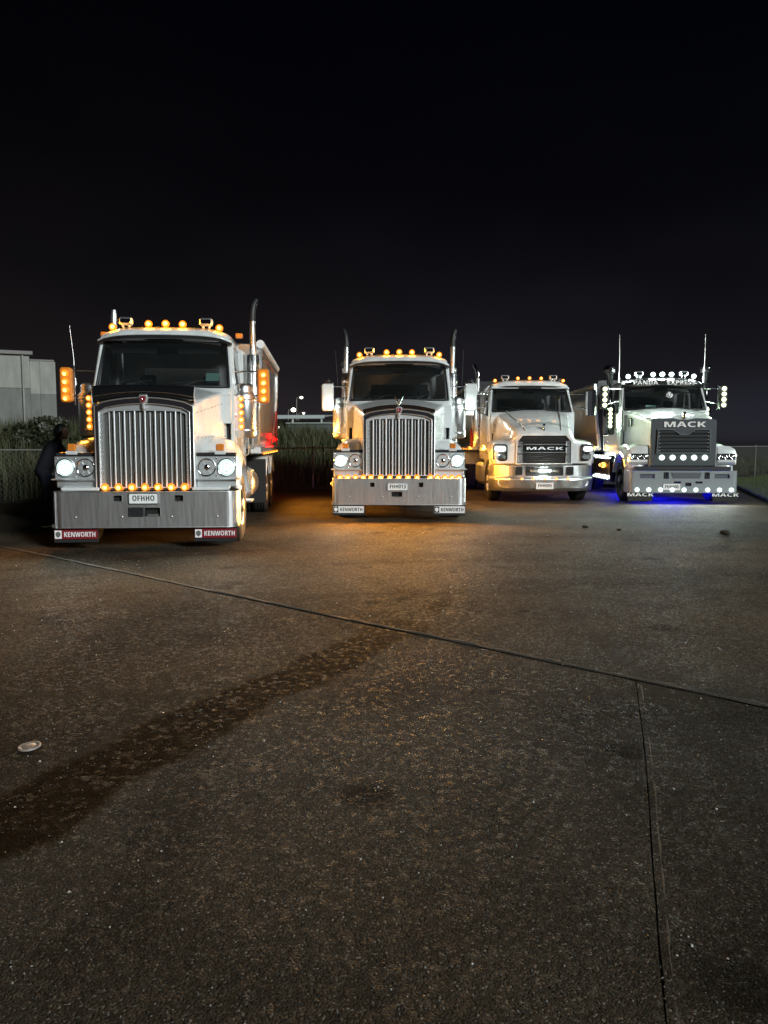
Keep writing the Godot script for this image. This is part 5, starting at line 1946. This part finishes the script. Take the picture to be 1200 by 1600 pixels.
func build_warehouse() -> void:
	var w := thing("warehouse", "pale two-tone warehouse wall beyond the bushes at left", "building", Vector3(-16.4, 0, -36), deg_to_rad(24))
	var up := mat("wall_upper", Color(0.30, 0.30, 0.265), 0.8)
	up.albedo_texture = noise_tex(51, 0.01, 512, FastNoiseLite.TYPE_SIMPLEX_SMOOTH, ramp([[0.0, 0.7], [1.0, 1.0]]), 5)
	triplanar(up, Vector3(0.4, 0.15, 0.4))
	var lo := mat("wall_lower", Color(0.17, 0.17, 0.155), 0.8)
	lo.albedo_texture = up.albedo_texture
	triplanar(lo, Vector3(0.4, 0.15, 0.4))
	for k in 6:   # tilt-up wall panels, front face
		var s := st()
		box(s, Vector3(-2.5 - k * 5.0, 1.95, -0.1), Vector3(4.98, 3.9, 0.2), 0.012)
		put(s, "lower_wall_panel", lo, w)
		s = st()
		box(s, Vector3(-2.5 - k * 5.0, 4.68, -0.1), Vector3(4.98, 1.54, 0.2), 0.012)
		put(s, "upper_wall_panel", up, w)
	for k in 2:
		var s := st()
		box(s, Vector3(0.06 + k * 0.72, 1.9, -2.6), Vector3(0.715, 3.8, 0.2), 0.012)
		put(s, "lower_wall_panel", lo, w)
		s = st()
		box(s, Vector3(0.06 + k * 0.72, 4.6, -2.6), Vector3(0.715, 1.6, 0.2), 0.012)
		put(s, "upper_wall_panel", up, w)
	var e := st()
	box(e, Vector3(-0.12, 2.7, -1.3), Vector3(0.2, 5.4, 2.38), 0.012)
	box(e, Vector3(1.04, 2.7, -7.4), Vector3(0.2, 5.4, 9.4), 0.012)
	put(e, "end_wall", up, w)
	var s := st()
	box(s, Vector3(-15, 5.46, -1.3), Vector3(30.0, 0.1, 2.5), 0.02)
	box(s, Vector3(-14.4, 5.46, -7.4), Vector3(31.0, 0.1, 9.6), 0.02)
	put(s, "roof", M.galvanised_pipe, w)
	s = st()
	box(s, Vector3(-15.0, 5.52, 0.06), Vector3(30.3, 0.18, 0.2), 0.02)
	put(s, "gutter", M.galvanised_pipe, w)
	s = st()
	tube(s, [Vector3(-0.3, 5.4, 0.08), Vector3(-0.3, 0.1, 0.08)], 0.05, 8)
	put(s, "downpipe", up, w)
	s = st()
	box(s, Vector3(-9.0, 1.5, 0.02), Vector3(3.4, 3.0, 0.06), 0.01)
	for i in 12:
		box(s, Vector3(-9.0, 0.2 + i * 0.25, 0.055), Vector3(3.3, 0.03, 0.02), 0.004)
	put(s, "roller_door", M.galvanised_pipe, w)

func far_lamp(x: float, y: float, z: float, r: float, label: String, e := 0.6) -> void:
	var o := thing("street_lamp", label, "lamp post", Vector3(x, 0, -z), 0.0)
	var s := st()
	tube(s, [Vector3(0, -0.05, 0), Vector3(0, y - 0.35, 0), Vector3(0.05, y, 0), Vector3(0.5, y + 0.12, 0.1)], [0.09, 0.06, 0.05, 0.045], 8)
	put(s, "pole", M.galvanised_pipe, o)
	s = st()
	box(s, Vector3(0.6, y + 0.12, 0.12), Vector3(0.6, 0.12, 0.3), 0.04)
	put(s, "lamp_head", M.galvanised_pipe, o)
	s = st()
	var prof := []
	for i in 7:
		var a := PI * i / 6.0 - PI / 2
		prof.append(Vector2(maxf(cos(a) * r, 0.003), sin(a) * r * 0.8))
	lathe(s, prof, 12, at(0.65, y, 0.16))
	var g := put(s, "lamp_bulb", M.far_glow, o)
	var l := OmniLight3D.new()
	l.name = "street_light"
	l.light_color = Color(1, 0.95, 0.8)
	l.light_energy = e
	l.light_size = 0.1
	l.omni_range = 40
	l.omni_attenuation = 2
	l.shadow_enabled = true
	g.add_child(l)
	l.position = Vector3(0.65, y, 0.16)

func build_shed() -> void:
	var w := thing("open_shed", "long low open-sided shed with pale roof beyond the tall grass", "shed", Vector3(-14.0, 0, -80), deg_to_rad(-6))
	var rf := mat("shed_roof", Color(0.42, 0.46, 0.44), 0.5)
	var s := st()
	for k in 26:
		box(s, Vector3(-13.0 + k * 0.82, 4.15, -3.0), Vector3(0.8, 0.06, 8.0), 0.02, Basis(Vector3(1, 0, 0), 0.06))
	put(s, "roof_sheet", rf, w).set_meta("kind", "stuff")
	s = st()
	box(s, Vector3(-2.7, 3.95, 0.95), Vector3(21.6, 0.35, 0.12), 0.02)
	put(s, "fascia", rf, w)
	for k in 8:
		s = st()
		box(s, Vector3(-13 + k * 2.97, 1.9, 0.8), Vector3(0.16, 3.9, 0.16), 0.02)
		put(s, "post", rf, w)
	s = st()
	box(s, Vector3(-2.7, 1.9, -6.5), Vector3(21.0, 3.8, 0.15), 0.02)
	put(s, "back_wall", M.field_soil, w)
	for q in [Vector3(3.2, 2.9, 0.3), Vector3(0.2, 3.1, 0.3), Vector3(-2.4, 3.0, 0.3)]:
		s = st()
		lathe(s, [Vector2(0.01, -0.12), Vector2(0.13, -0.06), Vector2(0.13, 0.04), Vector2(0.01, 0.12)], 10, at(q.x, q.y, q.z))
		var g := put(s, "shed_lamp", M.far_glow, w)
		var l := OmniLight3D.new()
		l.name = "shed_light"
		l.light_color = Color(1, 0.96, 0.85)
		l.light_energy = 3.0
		l.light_size = 0.1
		l.omni_range = 30
		l.omni_attenuation = 2
		l.shadow_enabled = true
		g.add_child(l)
		l.position = q
	var cabin := thing("site_cabin", "small dark cabin at the right end of the open shed", "cabin", Vector3(-7.2, 0, -77), deg_to_rad(-8))
	s = st()
	box(s, Vector3(0, 1.6, 0), Vector3(4.2, 3.2, 3.0), 0.03)
	put(s, "wall", M.wall_cabin if M.has("wall_cabin") else mat("wall_cabin", Color(0.10, 0.11, 0.10), 0.7), cabin)
	s = st()
	box(s, Vector3(0, 3.25, 0), Vector3(4.5, 0.12, 3.3), 0.03)
	put(s, "roof", rf, cabin)
	s = st()
	box(s, Vector3(-0.9, 1.9, 1.505), Vector3(1.0, 0.8, 0.03), 0.01)
	put(s, "window", M.tinted_glass, cabin)
	s = st()
	box(s, Vector3(1.1, 1.1, 1.505), Vector3(0.9, 2.0, 0.04), 0.01)
	put(s, "door", rf, cabin)
	for c in [[-13.8, 74.0, "white_paint", "white car parked under the far shed at left"], [-10.6, 73.0, "grey_paint", "grey car parked before the far shed posts"], [-6.5, 72.0, "white_paint", "white car parked beside the small far cabin"]]:
		var o := thing("parked_car", c[3], "car", Vector3(c[0], 1.0, -c[1]), 0.4, "cars parked at the far shed")
		o.position.y = 0.0
		s = st()
		var body := PackedVector2Array([Vector2(-2.1, 0.3), Vector2(2.1, 0.3), Vector2(2.12, 0.75), Vector2(1.5, 0.9), Vector2(-1.9, 0.95), Vector2(-2.12, 0.7)])
		prism(s, body, -0.85, 0.85, Transform3D(), 0.08)
		put(s, "body", M[c[2]], o)
		s = st()
		prism(s, PackedVector2Array([Vector2(-1.6, 0.92), Vector2(1.1, 0.9), Vector2(0.5, 1.42), Vector2(-1.2, 1.45)]), -0.72, 0.72, Transform3D(), 0.1)
		put(s, "cabin", M.black_paint, o)
		for wx in [-1.3, 1.35]:
			for wz in [-0.78, 0.78]:
				s = st()
				tube(s, [Vector3(wx, 0.32, wz - 0.1), Vector3(wx, 0.32, wz + 0.1)], 0.32, 14)
				put(s, "wheel", M.rubber, o)
	far_lamp(-11.3, 7.1, 100, 0.22, "highest single lamp above the far shed")
	far_lamp(-11.4, 5.2, 92, 0.3, "bright lamp on a short pole just above the left of the shed roof")
	far_lamp(-15.0, 5.9, 96, 0.12, "faint thin lamp post at the left of the shed roof, close to the nearest truck")
	far_lamp(-10.5, 4.9, 95, 0.14, "dim lamp right of the bright one above the shed roof")
	far_lamp(-60.2, 19.0, 120, 0.3, "far lamp high in the dark sky above the warehouse")

# ------------------------------------------------------------------ the person
func sdf(p: Vector3, bones: Array, k: float) -> float:
	var d := 9.0
	for b in bones:
		var a: Vector3 = b[0]
		var ab: Vector3 = b[1] - a
		var t := clampf((p - a).dot(ab) / maxf(ab.length_squared(), 1e-8), 0, 1)
		var e := p.distance_to(a + ab * t) - lerpf(b[2], b[3], t)
		var h := clampf(0.5 + 0.5 * (d - e) / k, 0, 1)
		d = lerpf(d, e, h) - k * h * (1 - h)
	return d

func nets(s: SurfaceTool, bones: Array, cell: float, k: float) -> void:
	var field := {}
	var verts := {}
	var corners := [Vector3i(0, 0, 0), Vector3i(1, 0, 0), Vector3i(0, 1, 0), Vector3i(1, 1, 0), Vector3i(0, 0, 1), Vector3i(1, 0, 1), Vector3i(0, 1, 1), Vector3i(1, 1, 1)]
	for b in bones:
		var r: float = maxf(b[2], b[3]) + cell * 2 + k * 0.5
		var lo: Vector3 = b[0].min(b[1]) - Vector3.ONE * r
		var hi: Vector3 = b[0].max(b[1]) + Vector3.ONE * r
		for x in range(floori(lo.x / cell), ceili(hi.x / cell)):
			for y in range(floori(lo.y / cell), ceili(hi.y / cell)):
				for z in range(floori(lo.z / cell), ceili(hi.z / cell)):
					var c := Vector3i(x, y, z)
					if verts.has(c):
						continue
					var near := sdf((Vector3(c) + Vector3.ONE * 0.5) * cell, [b], k)
					if absf(near) > cell * 2.5 + k * 0.4:
						continue
					var m := Vector3.ZERO
					var n := 0
					var v := []
					for o in corners:
						var g: Vector3i = c + o
						if not field.has(g):
							field[g] = sdf(Vector3(g) * cell, bones, k)
						v.append(field[g])
					for e in [[0, 1], [2, 3], [4, 5], [6, 7], [0, 2], [1, 3], [4, 6], [5, 7], [0, 4], [1, 5], [2, 6], [3, 7]]:
						var a: float = v[e[0]]
						var q: float = v[e[1]]
						if (a < 0) != (q < 0):
							m += Vector3(corners[e[0]]).lerp(Vector3(corners[e[1]]), a / (a - q))
							n += 1
					if n:
						verts[c] = (Vector3(c) + m / n) * cell
	s.set_smooth_group(1)
	for c in verts:
		for ax in 3:
			var u := Vector3i(0, 0, 0)
			var w := Vector3i(0, 0, 0)
			var d := Vector3i(0, 0, 0)
			d[ax] = 1
			u[(ax + 1) % 3] = 1
			w[(ax + 2) % 3] = 1
			if not field.has(c + d):
				continue
			var a: float = field[c]
			var b: float = field[c + d]
			if (a < 0) == (b < 0) or not (verts.has(c - u) and verts.has(c - w) and verts.has(c - u - w)):
				continue
			var p := [verts[c], verts[c - u], verts[c - u - w], verts[c - w]]
			if a < 0:
				tri(s, p[0], p[1], p[2])
				tri(s, p[0], p[2], p[3])
			else:
				tri(s, p[0], p[2], p[1])
				tri(s, p[0], p[3], p[2])
	s.set_smooth_group(-1)

func build_person() -> void:
	var o := thing("person", "person in dark jacket and jeans bending towards the nearest truck's left headlight", "person", Vector3(-5.80, 0, -13.1), deg_to_rad(38))
	var skin := mat("skin", Color(0.36, 0.22, 0.16), 0.55)
	var jacket := mat("dark_jacket", Color(0.018, 0.02, 0.028), 0.9)
	var jean := mat("dark_jeans", Color(0.03, 0.035, 0.055), 0.9)
	var V := func(x: float, y: float, z: float) -> Vector3: return Vector3(x, y, z)
	var hip := [V.call(0.0, 0.93, 0.09), V.call(0.0, 0.93, -0.09)]
	var knee := [V.call(0.05, 0.50, 0.12), V.call(0.12, 0.51, -0.10)]
	var ank := [V.call(-0.03, 0.09, 0.12), V.call(0.14, 0.09, -0.10)]
	var sh := [V.call(0.20, 1.36, 0.18), V.call(0.20, 1.36, -0.18)]
	var elb := [V.call(0.38, 1.14, 0.23), V.call(0.40, 1.14, -0.22)]
	var wri := [V.call(0.60, 1.07, 0.15), V.call(0.62, 1.05, -0.14)]
	var s := st()
	var bones := [[V.call(0.02, 0.98, 0), V.call(0.17, 1.32, 0), 0.11, 0.12], [V.call(0.20, 1.36, 0), V.call(0.27, 1.50, 0), 0.06, 0.052], [V.call(0.31, 1.585, 0), V.call(0.325, 1.64, 0), 0.088, 0.095], [V.call(0.36, 1.55, 0), V.call(0.385, 1.535, 0), 0.05, 0.035], [V.call(0.415, 1.60, 0), V.call(0.43, 1.585, 0), 0.014, 0.016], [V.call(0.31, 1.60, 0.09), V.call(0.315, 1.625, 0.097), 0.016, 0.018], [V.call(0.31, 1.60, -0.09), V.call(0.315, 1.625, -0.097), 0.016, 0.018]]
	for i in 2:
		bones.append_array([[sh[i], elb[i], 0.05, 0.04], [elb[i], wri[i], 0.038, 0.027], [hip[i], knee[i], 0.08, 0.055], [knee[i], ank[i], 0.052, 0.036], [ank[i] - V.call(0, 0.03, 0), ank[i] + V.call(0.17, -0.05, 0), 0.036, 0.03]])
	nets(s, bones, 0.015, 0.03)
	for i in 2:
		var w: Vector3 = wri[i]
		var d: Vector3 = (wri[i] - elb[i]).normalized()
		var sd := V.call(0, 0.9, 0.2 if i == 0 else -0.2).normalized() as Vector3
		var palm: Vector3 = w + d * 0.085
		var hb := [[w, palm, 0.024, 0.02], [w + d * 0.03 + sd * 0.02, palm + sd * 0.03, 0.016, 0.014], [w + d * 0.03 - sd * 0.02, palm - sd * 0.03, 0.016, 0.014]]
		var inn := Vector3(0, -0.5, -0.6 if i == 0 else 0.6).normalized()
		for f in 4:
			var root: Vector3 = palm + sd * (0.031 - f * 0.0205)
			var l: float = [0.036, 0.042, 0.038, 0.030][f]
			var a: Vector3 = root + (d * 0.9 + inn * 0.3).normalized() * l
			var b: Vector3 = a + (d * 0.6 + inn * 0.8).normalized() * l * 0.7
			hb.append_array([[root, a, 0.0095, 0.0085], [a, b, 0.0085, 0.008], [b, b + (d * 0.2 + inn).normalized() * l * 0.5, 0.008, 0.007]])
		var th: Vector3 = w + d * 0.03 + sd * 0.03
		hb.append_array([[th, th + (d * 0.7 + sd * 0.5 + inn * 0.3).normalized() * 0.04, 0.012, 0.010], [th + (d * 0.7 + sd * 0.5 + inn * 0.3).normalized() * 0.04, th + (d * 1.4 + sd * 0.6 + inn * 0.9).normalized() * 0.068, 0.010, 0.008]])
		nets(s, hb, 0.005, 0.008)
	put(s, "body", skin, o)
	s = st()
	bones = [[V.call(-0.01, 0.95, 0.06), V.call(0.13, 1.30, 0.09), 0.125, 0.115], [V.call(-0.01, 0.95, -0.06), V.call(0.13, 1.30, -0.09), 0.125, 0.115], [V.call(0.16, 1.36, 0), V.call(0.24, 1.45, 0), 0.10, 0.075]]
	for i in 2:
		bones.append_array([[sh[i], elb[i], 0.072, 0.06], [elb[i], elb[i].lerp(wri[i], 0.92), 0.058, 0.042], [V.call(0.17, 1.37, 0), sh[i], 0.09, 0.075]])
	nets(s, bones, 0.016, 0.05)
	put(s, "jacket", jacket, o)
	s = st()
	lathe(s, [Vector2(0.125, 0.862), Vector2(0.163, 0.86), Vector2(0.168, 0.90), Vector2(0.15, 0.93)], 20, Transform3D(Basis(Vector3(0, 0, 1), -0.18) * Basis().scaled(Vector3(0.85, 1, 1.0)), Vector3(0.0, 0.0, 0)))
	put(s, "shirt_hem", mat("pale_shirt", Color(0.4, 0.4, 0.39), 0.85), o)
	s = st()
	bones = [[V.call(-0.01, 0.95, 0.05), V.call(-0.01, 0.95, -0.05), 0.12, 0.12]]
	for i in 2:
		bones.append_array([[hip[i], knee[i], 0.10, 0.078], [knee[i], ank[i] + V.call(0, 0.02, 0), 0.076, 0.062]])
	nets(s, bones, 0.016, 0.04)
	put(s, "jeans", jean, o)
	s = st()
	bones = [[V.call(0.285, 1.62, 0), V.call(0.30, 1.665, 0), 0.098, 0.094], [V.call(0.27, 1.56, 0), V.call(0.26, 1.60, 0), 0.07, 0.08]]
	nets(s, bones, 0.012, 0.03)
	put(s, "hair", M.ink, o)
	for i in 2:
		s = st()
		nets(s, [[ank[i] + V.call(-0.03, -0.03, 0), ank[i] + V.call(0.12, -0.04, 0), 0.048, 0.042], [ank[i], ank[i] + V.call(-0.02, -0.03, 0), 0.05, 0.05], [ank[i] + V.call(0.1, -0.045, 0), ank[i] + V.call(0.19, -0.052, 0), 0.042, 0.032]], 0.01, 0.03)
		var b := put(s, "shoe", M.ink, o)
		s = st()
		prism(s, rr(0.31, 0.098, 0.045, 4), 0.0, 0.025, Transform3D(Basis(Vector3(1, 0, 0), Vector3(0, 0, -1), Vector3(0, 1, 0)), Vector3(ank[i].x + 0.075, 0.001, ank[i].z)), 0.006)
		put(s, "sole", M.plaque_white, b)

func build_small_things() -> void:
	# loose and half-buried chips that catch the light
	var rng := RandomNumberGenerator.new()
	rng.seed = 5
	var s := st()
	var pts := [Vector3(1, 0, 0), Vector3(-0.9, 0.1, 0.1), Vector3(0.1, 0.62, 0), Vector3(0, -0.6, 0.1), Vector3(0.1, 0, 0.85), Vector3(-0.1, 0.05, -0.8)]
	for a in [0, 1]:
		for b in [2, 3]:
			for c in [4, 5]:
				face(s, [pts[a], pts[b], pts[c]], Vector3.ZERO)
	var stone := meshed(s)
	var cm := mat("chip_stone", Color(1, 1, 1), 0.45)
	cm.vertex_color_use_as_albedo = true
	var pl := []
	var cl := []
	while pl.size() < 12000:
		var z := 1.6 + 9.0 * pow(rng.randf(), 1.5)
		var x := rng.randf_range(-1, 1) * (z * 0.62 + 0.3)
		if absf(z - (5.9 - 0.872 * x)) < 0.05:
			continue
		var r := 0.0016 + 0.0030 * pow(rng.randf(), 2.0) + 0.00035 * z
		pl.append(Transform3D(Basis.from_euler(Vector3(rng.randf_range(-0.5, 0.5), rng.randf() * TAU, rng.randf_range(-0.5, 0.5))).scaled(Vector3.ONE * r), Vector3(x, r * rng.randf_range(0.0, 0.3), -z)))
		var f := 0.025 + 0.22 * pow(rng.randf(), 4.0)
		cl.append(Color(f, f * 0.95, f * 0.86))
	for i in 260:
		var z := 1.8 + 12.0 * rng.randf()
		var x := rng.randf_range(-1, 1) * z * 0.55
		var r := 0.003 + 0.004 * rng.randf()
		pl.append(Transform3D(Basis.from_euler(Vector3(rng.randf(), rng.randf() * TAU, 0)).scaled(Vector3.ONE * r), Vector3(x, r * 0.5, -z)))
		cl.append(Color(0.5, 0.48, 0.44))
	var chips := scatter("gravel_chips", stone, cm, pl, cl)
	tag(chips, "loose stone chips scattered over the foreground asphalt", "gravel")
	# round metal lid at left
	var lid := thing("metal_lid", "small round pale metal lid lying on the asphalt at left", "lid", Vector3(-1.69, 0.004, -3.54), 0.4)
	s = st()
	lathe(s, [Vector2(0.052, -0.004), Vector2(0.052, 0.003), Vector2(0.049, 0.006), Vector2(0.045, 0.006), Vector2(0.041, 0.002), Vector2(0.001, 0.0015)], 28, Transform3D(Basis(Vector3(0, 0, 1), 0.06), Vector3.ZERO))
	put(s, "rim", mat("worn_zinc", Color(0.26, 0.22, 0.19), 0.5), lid)
	s = st()
	lathe(s, [Vector2(0.034, 0.0025), Vector2(0.03, 0.0045), Vector2(0.001, 0.004)], 18, Transform3D(Basis(Vector3(0, 0, 1), 0.06), Vector3.ZERO))
	put(s, "lid_centre", M.worn_zinc, lid)
	# clods on the asphalt before the last trucks
	var clods := [[3.85, 12.5, 0.03, "tiny dark clod on the asphalt before the sculpted-nose truck, the more rightward of two"], [3.4, 12.9, 0.04, "dark flat clod on the asphalt below the left end of the sculpted-nose truck bumper"], [5.35, 11.95, 0.06, "dark round clod on the asphalt before the rightmost truck"]]
	for c in clods:
		s = st()
		var rings := []
		for j in 7:
			var a := PI * j / 6.0 - PI / 2
			var r := PackedVector3Array()
			for k in 10:
				var b := TAU * k / 10
				var q: float = c[2] * (1.0 + 0.25 * sin(b * 3 + j) + 0.1 * sin(b * 5 + c[0]))
				r.append(Vector3(cos(b) * maxf(cos(a), 0.01) * q * 1.3, c[2] * 0.5 + sin(a) * q * 0.6, sin(b) * maxf(cos(a), 0.01) * q))
			rings.append(r)
		loft(s, rings)
		var o := put(s, "clod", M.field_soil)
		o.position = Vector3(c[0], 0, -c[1])
		tag(o, c[3], "clod")
